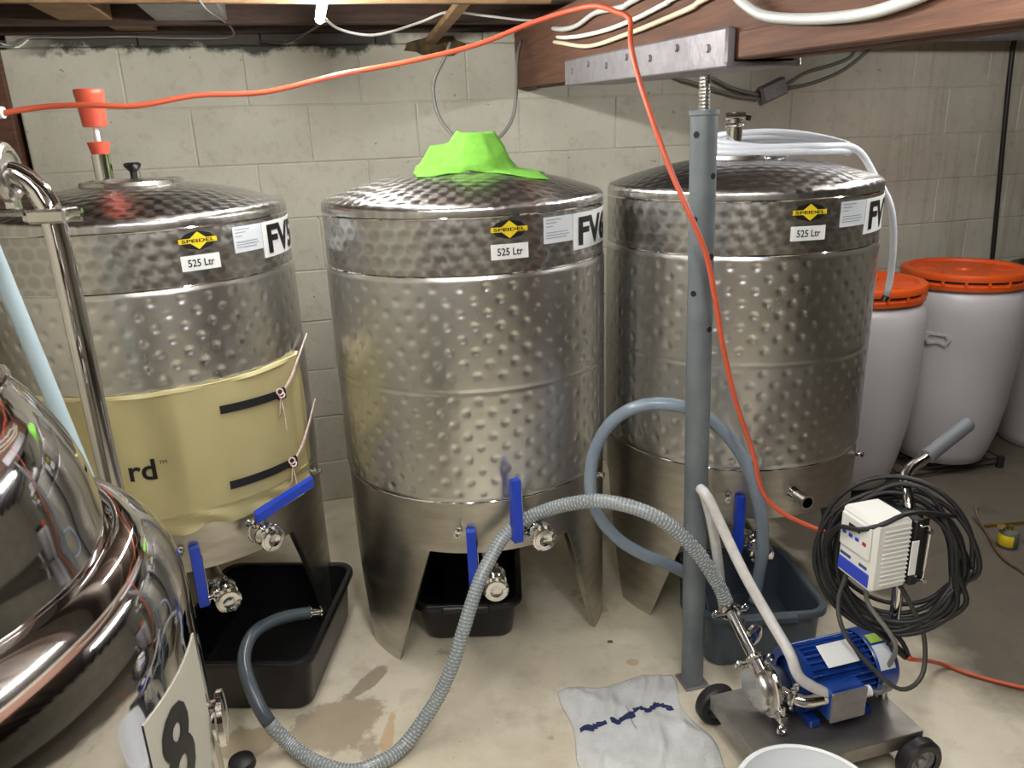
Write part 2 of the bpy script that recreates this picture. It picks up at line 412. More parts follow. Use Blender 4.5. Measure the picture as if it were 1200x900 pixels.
# concrete blocks, running bond
CH, BL = .2125, .425
def block_mesh(L, H, key):
    m = MB(); m.box((0, .02, 0), (L - .0035, .044, H - .0035), .0035); return m.mesh('block', WALL_M)
full, half = block_mesh(BL, CH, 0), block_mesh(BL / 2, CH, 1)
low = block_mesh(BL, .1875, 2)
rz = WA
for k in range(9):
    z1 = 1.8875 - CH * k; z0 = max(0, z1 - CH)
    ofs = 1.68 if k % 2 == 1 else 1.68 + BL / 2
    i = math.floor((-1.86 - ofs) / BL)
    while True:
        a = ofs + i * BL; b = a + BL; i += 1
        if a > 3.9: break
        if b < -1.80: continue
        if a < -1.86: me, cc = half, -1.86 + BL / 4
        else: me, cc = full, (a + b) / 2
        if z1 - z0 < CH - .01: me = low if me is full else half
        if a < -1.86 and b - (-1.86) > BL * .75: me, cc = (full, (a + b) / 2)
        q = link('block', me, wall_back); q.location = rw(cc, random.uniform(-.0012, .0012), (z0 + z1) / 2); q.rotation_euler = (0, 0, rz)
cap_me = block_mesh(BL, .043, 3)
for i in range(13):
    q = link('cap_block', cap_me, wall_back); q.location = rw(-1.86 + BL * (i + .5), 0, 1.8875 + .0215); q.rotation_euler = (0, 0, rz)
m = MB(); box_uw(m, UL - .15, UL, -.2, DB + .15, 0, ZT); struct(m.build('wall_left', WALL_PLAIN))
m = MB(); box_uw(m, UR, UR + .15, -.2, DB + .15, 0, ZT); struct(m.build('wall_right', WALL_PLAIN))
m = MB(); box_uw(m, UL, UR, DB, DB + .15, 0, ZT); struct(m.build('wall_front', WALL_PLAIN))
m = MB(); box_uw(m, UL, -1.86, -.2, -.14, 0, ZT); struct(m.build('wall_recess', WALL_PLAIN))
# timber framing in the recess beside the block wall
m = MB(); box_uw(m, -2.02, -1.88, -.10, .03, 0, 1.9, .004); t = struct(m.build('trim_1', BEAM_WOOD))
m = MB(); box_uw(m, -2.33, -2.03, -.13, -.02, 1.32, 1.62, .004); struct(m.build('trim_2', TIMBER))
m = MB(); box_uw(m, -2.33, -2.03, -.13, -.03, .9, 1.29, .004); struct(m.build('trim_3', BEAM_WOOD))
# ceiling: boards over joists that run along the wall
m = MB(); box_uw(m, UL - .15, UR + .15, -.2, DB + .15, ZT, ZT + .05); ceiling = struct(m.build('ceiling', SUBFLOOR))
m = MB(); box_uw(m, -2.3, UR, -.15, -.012, 1.9305, 1.968, .003); m.build('sill_plate', TIMBER, ceiling)
m = MB(); box_uw(m, -2.3, UR, -.05, -.014, 1.968, ZT, .003); m.build('rim_joist', TIMBER, ceiling)
jd = []
d = .19
while d < DB - .1:
    m = MB(); box_uw(m, -2.3, UR, d, d + .04, 1.94 if d > .5 else 1.932, ZT, .003); m.build('joist', TIMBER, ceiling); jd.append(d); d += .40
for u0, u1, d0, d1, z0 in ((-1.50, -1.36, .0, .185, 1.94), (-1.62, -1.46, .235, .585, 1.945)):
    m = MB(); box_uw(m, u0, u1, d0, d1, z0, z0 + .15, .003); m.build('blocking', PALE_WOOD, ceiling)
m = MB(); box_uw(m, -1.33, -1.10, .24, .58, 1.942, 2.05, .004); m.build('duct_plate', ZINC, ceiling)
# thin furring strip under the joist
m = MB(); box_uw(m, -1.75, -.10, .70, .72, 1.925, 1.94, .002); m.build('furring_strip', PALE_WOOD, ceiling)

# ------------------------------------------------------------------ girder
BU0, BU1, BZ0, BZ1 = -.035, .095, 1.716, 1.935
def sag(mb):
    """the old girder drops a little towards the middle of the room"""
    mb.v = [(x, y, z - .027 * (Vector((x, y, 0)) - W0).dot(CD) * (1 if z < 1.85 else .25)) for x, y, z in mb.v]; return mb
beam = thing('wooden_girder', 'long brown wooden girder carried on the grey steel post', 'beam', rw(0, 0, BZ0))
for i in range(3):
    a = BU0 + i * (BU1 - BU0) / 3
    m = MB(); box_uw(m, a + .001, a + (BU1 - BU0) / 3 - .001, .012, DB - .02, BZ0 + (.004 if i == 1 else 0), BZ1 - .002, .003); sag(m).build('plank', BEAM_WOOD, beam)
m = MB(); box_uw(m, BU0 - .022, BU0 - .001, 1.78, DB - .03, BZ0, BZ0 + .05, .003); sag(m).build('ledger_strip', BEAM_WOOD, beam)
# folded steel channel holding the beam's bottom edge
m = MB(); box_uw(m, BU0 - .026, BU0 - .002, .72, 1.74, BZ0 - .012, BZ0 + .062, .005)
box_uw(m, BU0 - .026, BU1 + .02, .72, 1.74, BZ0 - .014, BZ0 - .003, .003)
box_uw(m, BU1 + .004, BU1 + .02, .72, 1.74, BZ0 - .014, BZ0 + .06, .004)
ch = sag(m).build('steel_channel', ZINC, beam)
for k in range(7):
    p = rw(BU0 - .026, .80 + k * .145, BZ0 + .026 + (.012 if k % 2 else 0)); m = MB(); m.cyl(p, p - CU * .007, .009, .007, 8); sag(m).build('bolt_head', ZINC, ch)
beam.children[0]['label'] = 'brown plank of the girder'

# ------------------------------------------------------------------ LED tube lamps under the joists
def led(name_label, u, d0, d1, z=1.905):
    t = thing('led_tube_lamp', name_label, 'lamp', rw(u, (d0 + d1) / 2, z), group='led tubes under the joists')
    m = MB(); m.cyl(rw(u, d0 + .02, z), rw(u, d1 - .02, z), .014, n=14); m.build('tube', LAMP_M, t)
    for a, b in ((d0, d0 + .02), (d1 - .02, d1)):
        m = MB(); m.cyl(rw(u, a, z), rw(u, b, z), .0145, n=14); m.build('end_cap', WHITE_PL, t)
    for k in (.25, .75):
        dd = d0 + (d1 - d0) * k; m = MB(); box_uw(m, u - .018, u + .018, dd - .01, dd + .01, z + .012, 1.939, .002); m.build('clip', WHITE_PL, t)
    return t
led('bare white led tube with its cable end over the wrapped tank', -.806, .53, 1.73)
led('bare white led tube between the kettle and the girder', -.45, 2.35, 3.55)
led('bare white led tube on the far side of the girder', 1.2, .85, 2.05)
led('bare white led tube straight above the polished kettle', -1.25, 2.3, 3.5)

# ------------------------------------------------------------------ steel post under the girder
pc = rw(.022, 1.565, 0)
post = thing('jack_post', 'grey telescopic steel post with adjusting holes holding up the girder', 'post', pc)
PTOP = pc + CU * -.034 + Vector((0, 0, 1.656)); PAX = (PTOP - pc).normalized()
def pp(z): return pc + (PTOP - pc) * (z / 1.656)
m = MB(); m.cyl(pp(.006), pp(1.575), .031, n=28); m.spin([(.031, 1.565), (.034, 1.568), (.034, 1.578), (.012, 1.578)], pc, PAX, 28); m.build('tube', POST_GREY, post)
m = MB(); m.cyl(pp(1.572), pp(1.652), .0125, n=16)
for k in range(10): m.torus(pp(1.582 + k * .0075), PAX, .0125, .0018, 16, 6)
m.build('adjusting_screw', STEEL, post)
m = MB(); m.box(pc + Vector((0, 0, .004)), (.075, .075, .008), .003, (CU, -CD, Vector((0, 0, 1)))); m.build('base_plate', ZINC, post)
for k, zz in enumerate((1.525, 1.433, 1.335, 1.247, 1.158, 1.068)):
    sx = -.022 if k % 2 == 0 else .018
    nn = Vector((sx, -math.sqrt(.031 ** 2 - sx ** 2), 0)).normalized(); c = pp(zz) + nn * .0305
    m = MB(); m.cyl(c - nn * .006, c + nn * .0011, .0075, n=14); m.build('hole_shade_disc', HOLE_SHADE, post)  # dark disc on the tube in place of a shaded hole

# ================================================================== TANKS
RT = .41
def ca(a, r=RT, z=0.0): return Vector((r * math.cos(R_(a)), r * math.sin(R_(a)), z))
def tank_meshes():
    T = {}
    cap = []
    for k in range(15):
        r = .392 * (1 - k / 14); cap.append((r, 1.452 - .066 * (r / .392) ** 2.1))
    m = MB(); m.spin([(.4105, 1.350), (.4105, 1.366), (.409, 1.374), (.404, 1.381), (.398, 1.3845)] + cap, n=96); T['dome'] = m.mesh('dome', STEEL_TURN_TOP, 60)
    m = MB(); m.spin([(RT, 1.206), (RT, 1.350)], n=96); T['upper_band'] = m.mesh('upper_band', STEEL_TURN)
    for nm, zz in (('a', 1.350), ('b', 1.206), ('c', .577)):
        m = MB(); m.torus((0, 0, zz), (0, 0, 1), RT - .0005, .0028, 96, 6); T['weld_' + nm] = m.mesh('weld_seam', STEEL_POL)
    # dimpled cooling jacket: real pillows between spot welds
    z0, z1 = .577, 1.206; na, nz = 640, 150; pu = 2 * math.pi * RT / 38; pv = .0335
    vs, fs = [], []
    for j in range(nz + 1):
        z = z0 + (z1 - z0) * j / nz
        for i in range(na):
            th = 2 * math.pi * i / na; s = th * RT; dep = 0
            row = round((z - z0 - .03) / pv)
            for rr in (row - 1, row, row + 1):
                zc = z0 + .03 + rr * pv
                if zc < z0 + .02 or zc > z1 - .02 or abs(zc - .897) < .012: continue
                off = .5 * pu if rr % 2 else 0
                q = round((s - off) / pu); du = s - off - q * pu; r2 = du * du + (z - zc) ** 2
                dep += .0042 * math.exp(-r2 / (.0080 ** 2)) - .0021 * math.exp(-r2 / (.0042 ** 2))
            e = min(1, min(z - z0, z1 - z) / .012); seam = .002 * math.exp(-((z - .897) / .005) ** 2)
            r = RT + .0035 * e - dep * 1.0 - seam
            vs.append((r * math.cos(th), r * math.sin(th), z))
    for j in range(nz):
        for i in range(na):
            k = (i + 1) % na; fs.append((j * na + i, j * na + k, (j + 1) * na + k, (j + 1) * na + i))
    T['jacket'] = MB().add(vs, fs).mesh('cooling_jacket', STEEL_JKT, 180)
    m = MB(); m.spin([(RT, .577), (RT, .420), (RT - .006, .420), (RT - .006, .5)], n=96); T['skirt'] = m.mesh('skirt', STEEL_SKIRT)
    m = MB(); m.spin([(RT - .007, .47), (.33, .44), (.22, .405), (.1, .37), (.03, .352), (.03, .33), (.0, .33)], n=64); T['bottom'] = m.mesh('bottom_cone', STEEL_SKIRT)
    # one leg: a tapered piece of the tank wall, with folded-in edges
    m = MB(); n = 12; rows = 7
    for r in (RT, RT - .005):
        vs = []
        for j in range(rows + 1):
            t = j / rows; zz = .422 * (1 - t); hw = 30 + (9.5 - 30) * t
            for i in range(n + 1): vs.append(ca(-hw + 2 * hw * i / n, r, zz))
        m.add(vs, [(j * (n + 1) + i, j * (n + 1) + i + 1, (j + 1) * (n + 1) + i + 1, (j + 1) * (n + 1) + i) for j in range(rows) for i in range(n)])
    for sg in (-1, 1):
        vs = []
        for j in range(rows + 1):
            t = j / rows; zz = .422 * (1 - t); hw = 30 + (9.5 - 30) * t
            vs += [ca(sg * hw, RT, zz), ca(sg * (hw - 1.0), RT - .035 * (1 - t * .4), zz)]
        m.add(vs, [(2 * j, 2 * j + 1, 2 * j + 3, 2 * j + 2) for j in range(rows)])
    vs = [ca(-9.5 + 19 * i / n, RT, 0) for i in range(n + 1)] + [ca(-8.5 + 17 * i / n, RT - .022, 0) for i in range(n + 1)]
    m.add(vs, [(i, i + 1, n + 2 + i, n + 1 + i) for i in range(n)])
    T['leg'] = m.mesh('leg', STEEL_SKIRT, 40)
    return T
TM = tank_meshes()
def patch(a, z, w, h, r=RT + .0012, nseg=14):
    m = MB(); hw = math.degrees(w / 2 / r)
    vs = [ca(a - hw + 2 * hw * i / nseg, rr, z + s * h / 2) for rr in (r, RT - .001) for s in (-1, 1) for i in range(nseg + 1)]
    k = nseg + 1; fs = []
    for i in range(nseg):
        fs += [(i, i + 1, k + i + 1, k + i), (i, i + 1, 2 * k + i + 1, 2 * k + i), (k + i, k + i + 1, 3 * k + i + 1, 3 * k + i)]
    fs += [(0, k, 3 * k, 2 * k), (nseg, k + nseg, 3 * k + nseg, 2 * k + nseg)]
    return m.add(vs, fs)
def bend(a, z, r): return lambda c: ca(a + math.degrees(c.x / r), r, z + c.y)
def poly_patch(pts, a, z, r, mat, name):
    """flat outline filled, cut into strips and bent onto the tank wall"""
    bm = bmesh.new(); bm.faces.new([bm.verts.new((x, y, 0)) for x, y in pts])
    x = min(p[0] for p in pts)
    while x < max(p[0] for p in pts):
        x += .01; bmesh.ops.bisect_plane(bm, geom=bm.verts[:] + bm.edges[:] + bm.faces[:], plane_co=(x, 0, 0), plane_no=(1, 0, 0))
    me = bpy.data.meshes.new(name); bm.to_mesh(me); bm.free(); me.materials.append(mat)
    return warp(me, bend(a, z, r))
TXT = {}
def letters(txt, h, width, a, z, r, bold=0.0, mat=None):
    return warp(text_mesh(txt, h, mat or INK, bold, width), bend(a, z, r))
EMB = [(-.050, 0), (-.032, .017), (0, .024), (.032, .017), (.050, 0), (.032, -.017), (0, -.024), (-.032, -.017)]
SH = {}
SH['plate'] = patch(-71.3, 1.262, .1, .038).mesh('capacity_plate', STICKER)
SH['plate_txt'] = letters('525 Ltr', .019, .068, -71.3, 1.262, RT + .0021, .015)
SH['emb'] = poly_patch(EMB, -71.3, 1.317, RT + .0015, INK, 'brand_badge')
SH['emb_y'] = poly_patch([(-.049, -.0062), (.049, -.0062), (.049, .0062), (-.049, .0062)], -71.3, 1.317, RT + .0022, YELLOW, 'badge_band')
SH['emb_y2'] = poly_patch([(-.022, -.005), (0, -.022), (.022, -.005), (.022, .005), (0, .022), (-.022, .005)], -71.3, 1.317, RT + .0021, YELLOW, 'badge_diamond')
SH['emb_t'] = letters('SPEIDEL', .0082, .084, -71.3, 1.317, RT + .003, .02)
SH['data'] = patch(-50.5, 1.304, .103, .067).mesh('data_plate', DATA_STICKER)
dm = MB()
for i, (wd, yy) in enumerate(((.05, .026), (.035, .018), (.022, .009), (.075, -.006), (.08, -.013), (.07, -.020))):
    hh = .0022; q = patch(-50.5 - math.degrees((.09 - wd) / 2 / RT), 1.304 + yy, wd, hh, RT + .002, 5); dm.add(q.v, q.f)
SH['data_ln'] = dm.mesh('print_lines', INK_GREY)
SH['sign'] = patch(-26.5, 1.29, .236, .096, RT + .0016, 26).mesh('number_sign', STICKER)

def ferrule_clamp(mb, p, ax, r=.030):
    """tri-clamp: ring with a wing nut"""
    mb.torus(p, ax, r, .0062, 24, 8)
    s = Vector((0, 0, 1)); q = p + s * (r + .006)
    side = Vector(ax).cross(s).normalized()
    mb.cyl(q - side * .016, q + side * .03, .0035, n=8)
    mb.box(q - side * .004, (.012, .012, .014), .002); mb.box(q + side * .014, (.01, .012, .014), .002)
    mb.torus(q + side * .028, ax, .007, .003, 12, 6)
def valve(parent, a, z, r0, r1, handle='up', capped=True):
    """butterfly valve on a stub pointing outwards at angle a (tank coordinates)"""
    ax = ca(a, 1, 0); left = Vector((0, 0, 1)).cross(ax); left = -left   # seen from outside: to the left
    P = lambda r, dz=0: ca(a, r, z + dz)
    rm = r1 - .055
    m = MB(); m.cyl(P(r0), P(rm - .015), .019, n=20); m.cyl(P(rm - .012), P(rm + .012), .034, n=24)
    m.cyl(P(rm - .03), P(rm - .012), .020, .031, 20); m.cyl(P(rm + .012), P(rm + .03), .031, .020, 20)
    m.cyl(P(rm + .03), P(r1), .019, n=20)
    m.cyl(P(r1 - .006), P(r1), .030, n=24)
    body = m.build('valve', STEEL_POL, parent, local=True)
    for rr in (rm - .022, r1 - .004):
        m = MB(); ferrule_clamp(m, P(rr), ax); m.build('clamp', STEEL_POL, body, local=True)
    if capped:
        m = MB(); m.spin([(.029, 0), (.029, .004), (.018, .006), (.012, .002), (0, .002)], P(r1), ax, 24); m.build('end_cap', STEEL_POL, body, local=True)
    else:
        m = MB(); m.spin([(.029, 0), (.029, .003), (.018, .003), (.018, -.03), (0, -.03)], P(r1), ax, 24); m.build('open_ferrule', STEEL_POL, body, local=True)
    if handle == 'up': st, hd = left, Vector((0, 0, 1))
    else: st, hd = Vector((0, 0, 1)), -left * .92 + Vector((0, 0, .34)) + ax * .2
    hd = hd.normalized(); c0 = P(rm) + st * .034
    m = MB(); m.cyl(P(rm), c0 + st * .014, .008, n=12); m.box(c0 + st * .006, (.026, .026, .006), .002, (ax, hd.cross(ax).normalized(), hd)); m.build('stem', STEEL_POL, body, local=True)
    th = hd.cross(st).normalized()
    c = c0 + st * .014
    m = MB(); L = .165
    prof = [(-.016, .015), (.02, .017), (.05, .0125), (L, .0105)]
    pts = [c + hd * l + th * wd for l, wd in prof] + [c + hd * l - th * wd for l, wd in prof[::-1]]
    m.prism([p - st * .002 for p in pts], st, .026); m.build('handle', BLUE, body, local=True, ang=30)
    m = MB(); m.box(c + hd * .06 - st * .005, (.013, .15, .003), .001, (th, hd, st)); m.build('lever_plate', STEEL_POL, body, local=True)
    return body

def tank(pos, rot, label, num, stub, up_valve, has_knob):
    t = thing('fermentation_tank', label, 'tank', (*pos, 0), R_(rot), 'stainless fermentation tanks')
    link('dome', TM['dome'], t); link('upper_band', TM['upper_band'], t); link('cooling_jacket', TM['jacket'], t)
    link('skirt', TM['skirt'], t); link('bottom_cone', TM['bottom'], t)
    for k in 'abc': link('weld_seam', TM['weld_' + k], t)
    for a in (-138.5, -18.5, 101.5):
        l = link('leg', TM['leg'], t); l.rotation_euler = (0, 0, R_(a))
    p = link('capacity_plate', SH['plate'], t); link('lettering', SH['plate_txt'], p)
    p = link('brand_badge', SH['emb'], t); link('badge_diamond', SH['emb_y2'], p); link('badge_band', SH['emb_y'], p); link('lettering', SH['emb_t'], p)
    p = link('data_plate', SH['data'], t); link('print_lines', SH['data_ln'], p)
    p = link('number_sign', SH['sign'], t); p['label'] = 'white sign with black letters ' + num
    link('lettering', letters(num, .078, .196, -26.5, 1.29, RT + .003, .035), p)
    # round lid with clamp ring
    m = MB(); m.spin([(.134, 1.438), (.137, 1.446), (.134, 1.456), (.127, 1.458), (.123, 1.455), (.09, 1.460), (0, 1.463)], n=64); lid = m.build('lid', STEEL, t, local=True)
    q = Matrix.Rotation(-R_(rot), 3, 'Z') @ Vector((stub[0], stub[1], 0))
    m = MB(); m.cyl(q + Vector((0, 0, 1.457)), q + Vector((0, 0, 1.463)), .034, n=24); m.cyl(q + Vector((0, 0, 1.46)), q + Vector((0, 0, 1.53)), .0245, n=24); m.build('neck', STEEL_POL, lid, local=True)
    if has_knob:
        kq = Matrix.Rotation(-R_(rot), 3, 'Z') @ Vector((-.005, .03, 0))
        m = MB(); m.spin([(.010, 1.462), (.010, 1.478), (.022, 1.492), (.024, 1.500), (.018, 1.504), (0, 1.504)], kq, n=12); m.build('lid_knob', BLACK, lid, local=True)
    # outlet under the cone
    m = MB(); m.tube(catmull([(0, 0, .345), (0, 0, .325), ca(-83, .03, .315), ca(-83, .2, .315), ca(-83, .36, .33)], .02), .0195, 16); m.build('outlet_pipe', STEEL, t, local=True)
    valve(t, -83, .335, .35, .475, 'up', True)
    if up_valve: valve(t, -68.5, .505, .405, .535, up_valve, True)
    else:
        m = MB(); ax = ca(-67.5, 1, 0); P = lambda r: ca(-67.5, r, .492)
        m.cyl(P(.405), P(.41), .028, n=24); m.spin([(.0185, -.05), (.0185, .04), (.0225, .043), (.0225, .052), (.0165, .052), (.0165, -.04)], P(.42), ax, 24); o = m.build('open_port', STEEL_POL, t, local=True)
        m = MB(); m.cyl(P(.412), P(.43), .0163, n=20); m.build('port_bore_shade', HOLE_SHADE, o, local=True)  # dark plug painted in for the shade inside the open port
    for a, z, L in ((-95.7, .495, .035), (-27, .548, .03)):
        m = MB(); m.cyl(ca(a, .405, z), ca(a, RT + L, z), .006, n=12); m.cyl(ca(a, RT + .006, z), ca(a, RT + .014, z), .011, n=6); m.cyl(ca(a, RT + L - .006, z), ca(a, RT + L, z), .009, n=6); m.build('sample_stud', STEEL_POL, t, local=True)
    return t
TPOS = [(-1.0534, 2.2587), (-.1234, 2.3264), (.7345, 2.4618)]
tank(TPOS[0], 24, 'stainless tank marked FV5 with a beige wrap and an orange airlock', 'FV5', (-.066, -.015), 'side', True)
tank(TPOS[1], 0, 'stainless tank marked FV6 with a green cloth on top', 'FV6', (.045, .02), 'up', True)
tank(TPOS[2], -9, 'stainless tank with a coil of white hose on its dome beside the orange-lidded barrels', 'FV7', (-.02, .02), None, False)

# ================================================================== ON AND ROUND THE TANKS
def tank_hit(t, px, py, r=RT):
    """angle (deg, world) and height where a photo point meets the wall of tank t"""
    d = ray(px, py); ox, oy = -TPOS[t][0], -TPOS[t][1]
    a = d.x ** 2 + d.y ** 2; b = 2 * (ox * d.x + oy * d.y); c = ox * ox + oy * oy - r * r; D = max(0, b * b - 4 * a * c)
    k = (-b - math.sqrt(D)) / (2 * a); p = CP + d * k
    return math.degrees(math.atan2(p.y - TPOS[t][1], p.x - TPOS[t][0])), p.z
def tw(t, a, r, z): return Vector((TPOS[t][0], TPOS[t][1], 0)) + ca(a, r, z)

# beige insulating wrap round the FV5 tank
RB = RT + .012
wrap = thing('insulation_wrap', 'beige vinyl wrap strapped round the FV5 tank', 'wrap', (*TPOS[0], .55))
def wall_sheet(a0, a1, z0, z1, r, th, na, nz, fn, t=0):
    m = MB(); k = na + 1
    for rr in (0, -th):
        m.add([tw(t, a0 + (a1 - a0) * i / na, r + rr + fn(i / na, j / nz), z0(i / na) + (z1(i / na) - z0(i / na)) * j / nz) for j in range(nz + 1) for i in range(k)],
              [(j * k + i, j * k + i + 1, (j + 1) * k + i + 1, (j + 1) * k + i) for j in range(nz) for i in range(na)])
    n = k * (nz + 1)
    for i in range(na):
        m.f += [(i, i + 1, n + i + 1, n + i), (nz * k + i, nz * k + i + 1, n + nz * k + i + 1, n + nz * k + i)]
    for j in range(nz):
        m.f += [(j * k, (j + 1) * k, n + (j + 1) * k, n + j * k), (j * k + na, (j + 1) * k + na, n + (j + 1) * k + na, n + j * k + na)]
    return m
lump = lambda u, v: .0025 * math.sin(u * 31 + v * 2) + .0015 * math.sin(u * 67 + 1 + v * 5) + (.006 * math.sin(u * 150) * max(0, u - .93) / .07)
wall_sheet(-215, -5, lambda u: .598, lambda u: .944, RB, .006, 150, 10, lump).build('panel', BEIGE, wrap)
wall_sheet(-215, -5, lambda u: .940, lambda u: .949, RB + .002, .008, 150, 1, lump).build('hem', BEIGE_EDGE, wrap)
wall_sheet(-215, -9, lambda u: .548 + .006 * math.sin(u * 60), lambda u: .602, RB - .002, .005, 200, 5, lambda u, v: .006 * math.sin(u * 90 + v * 3) * (1 - v) + .004 * math.sin(u * 47 + v * 6)).build('lower_flap', BEIGE, wrap)
for (p0, p1) in (((257, 480), (326, 461)), ((269, 568), (340, 541))):
    a0, z0 = tank_hit(0, *p0, RB); a1, z1 = tank_hit(0, *p1, RB)
    wall_sheet(a0, a1, lambda u: z0 + (z1 - z0) * u - .011, lambda u: z0 + (z1 - z0) * u + .011, RB + .009, .004, 12, 1, lambda u, v: 0).build('strap', BELT, wrap)
    e = tw(0, a1, RB + .012, z1)
    m = MB(); m.box(e, (.03, .014, .034), .004, (ca(a1 + 90, 1), ca(a1, 1), Vector((0, 0, 1)))); m.build('buckle', BLACK, wrap)
    m = MB()
    for q in range(2):
        m.tube(catmull([e + Vector((0, -.008, 0)), tw(0, a1 + 7, RB + .012, z1 + .03 + q * .006), tw(0, a1 + 15, RB + .01, z1 + .075 + q * .004), tw(0, a1 + 32, RB + .006, z1 + .115)], .012), .0022, 6)
    m.torus(e + Vector((0, -.012, .01)), (.5, -.7, .3), .009, .0025, 12, 6); m.torus(e + Vector((.004, -.012, .0)), (.1, -.7, .7), .008, .0025, 12, 6)
    for q in (-1, 1):
        m.tube(catmull([e + Vector((0, -.012, 0)), e + Vector((.006 * q, -.018, -.05)), e + Vector((-.004 + .010 * q, -.014, -.085 - .02 * q))], .012), .0016, 6)
    m.build('tie_string', STRING, wrap)
a, z = tank_hit(0, 167, 551, RB + .004)
link('lettering', warp(text_mesh('rd', .058, INK, .02), lambda c: Vector((TPOS[0][0], TPOS[0][1], 0)) - Vector((*TPOS[0], .55)) + ca(a + math.degrees(c.x / RB), RB + .0062, z + c.y)), wrap)
a2, z2 = tank_hit(0, 191, 541, RB + .004)
link('trademark', warp(text_mesh('TM', .010, INK, .0), lambda c: ca(a2 + math.degrees(c.x / RB), RB + .0062, z2 - .55 + c.y)), wrap)

# airlock in the neck of the FV5 tank
q = Vector((TPOS[0][0] - .066, TPOS[0][1] - .015, 1.528))
al = thing('airlock', 'orange airlock cup standing in the lid neck of the FV5 tank', 'airlock', q)
m = MB(); m.spin([(.020, 0), (.023, .004), (.0285, .030), (.030, .034), (.008, .036), (0, .036)], q, n=24); m.build('stopper', ORANGE_SIL, al)
m = MB(); m.cyl(q + Vector((0, 0, .03)), q + Vector((0, 0, .085)), .0075, n=12); m.build('stem', WHITE_PL, al)
m = MB(); m.spin([(0, .074), (.029, .074), (.031, .077), (.0365, .152), (.038, .155), (.038, .168), (.036, .171), (.033, .169), (.031, .15), (0, .145)], q, n=32); m.build('cup', ORANGE_SIL, al)

# green cloth over the lid neck of FV6
cc = Vector((TPOS[1][0], TPOS[1][1], 0))
def cloth():
    n = 60; sx0, sx1, sy0, sy1 = -.125, .235, -.150, .15
    vs = []
    for j in range(n + 1):
        for i in range(n + 1):
            x = sx0 + (sx1 - sx0) * i / n; y = sy0 + (sy1 - sy0) * j / n
            y += .018 * math.sin(x * 23 + .5) * (1 - j / n); x2 = x + .010 * math.sin(y * 31)
            r = math.hypot(x2, y); base = max(1.4605 - max(0, r - .130) * 1.6, 1.452 - .066 * (r / .392) ** 2.1)
            rn = math.hypot(x2 - .045, (y - .02) * .9); neck = .083 * max(0, min(1, (.125 - rn) / .07)) ** 1.25
            sh = .050 * max(0, min(1, (.07 - abs(x2 + .055)) / .035)) * max(0, min(1, (.08 - abs(y - .02)) / .06))
            h = max(neck, sh * .95) + .2 * min(neck, sh)
            fold = .005 * math.sin(9 * math.atan2(y - .02, x2 - .045)) * min(1, rn / .1)
            z = base + .003 + h + max(0, fold) * min(1, h / .03) + .0012 * (1 + math.sin(x * 70 + y * 50))
            vs.append(cc + Vector((x2, y, z)))
    top = len(vs); vs += [v - Vector((0, 0, .003)) for v in vs]
    k = n + 1; fs = [(j * k + i, j * k + i + 1, (j + 1) * k + i + 1, (j + 1) * k + i) for j in range(n) for i in range(n)]
    fs += [tuple(top + a for a in f[::-1]) for f in fs]
    for i in range(n):
        for a, b in ((i, i + 1), (n * k + i, n * k + i + 1), (i * k, (i + 1) * k), (i * k + n, (i + 1) * k + n)): fs.append((a, b, top + b, top + a))
    return MB().add(vs, fs)
solo(cloth(), 'cleaning_cloth', GREEN, 'bright green cloth draped over the top of the FV6 tank', 'cloth', cc + Vector((0, 0, 1.45)), ang=180)

# white hose coiled on the right tank
def coil(c, n, rx, ry, z, jit, turn=40):
    pts = []
    for k in range(int(n * turn) + 1):
        a = 2 * math.pi * k / turn; f = k / turn
        pts.append(c + Vector(((rx + jit * math.sin(f * 2.1)) * math.cos(a), (ry + jit * math.cos(f * 1.7)) * math.sin(a), z(f, a))))
    return pts
hc = Vector((TPOS[2][0] + .115, TPOS[2][1] + .02, 0))
pts = coil(hc, 2.55, .225, .15, lambda f, a: 1.470 + .013 * f - .022 * max(0, math.cos(a)) ** 2 + .018 * math.sin(a), .016, 30)
last = pts[-1]
pts += [hc + Vector((-.10, -.12, 1.478)), hc + Vector((.06, -.15, 1.474)), hc + Vector((.2, -.10, 1.462)), at(1026, 208, 2.38), at(1043, 240, 2.37), at(1047, 280, 2.40), at(1044, 320, 2.43), at(1039, 346, 2.45)]
hose = thing('white_hose', 'white hose coiled on the right tank with one end hanging down', 'hose', (hc.x, hc.y, 1.45))
m = MB(); m.tube(catmull(pts, .02), .0105, 12); m.build('hose_tube', HOSE_WHITE, hose, 180)
e = at(1039, 347, 2.45); m = MB(); m.cyl(e, e + Vector((-.008, 0, -.014)), .0115, n=12); m.build('end_plug', BLACK, hose)
# small steel fitting lying on the right tank's neck
q = Vector((TPOS[2][0] - .02, TPOS[2][1] + .02, 1.530))
ft = thing('vent_fitting', 'small steel elbow fitting with black knob standing above the coiled white hose', 'fitting', q)
m = MB(); m.cyl(q, q + Vector((0, 0, .03)), .022, n=20); m.cyl(q + Vector((0, 0, .02)), q + Vector((0, 0, .05)), .014, n=16); m.cyl(q + Vector((-.03, 0, .036)), q + Vector((.028, -.01, .036)), .013, n=16); m.build('elbow', STEEL_POL, ft)
m = MB(); ferrule_clamp(m, q + Vector((0, 0, .012)), (0, 0, 1), .024); m.build('clamp', STEEL_POL, ft)
m = MB(); m.cyl(q + Vector((.026, -.01, .034)), q + Vector((.044, -.014, .030)), .008, n=12); m.build('knob', BLACK, ft)

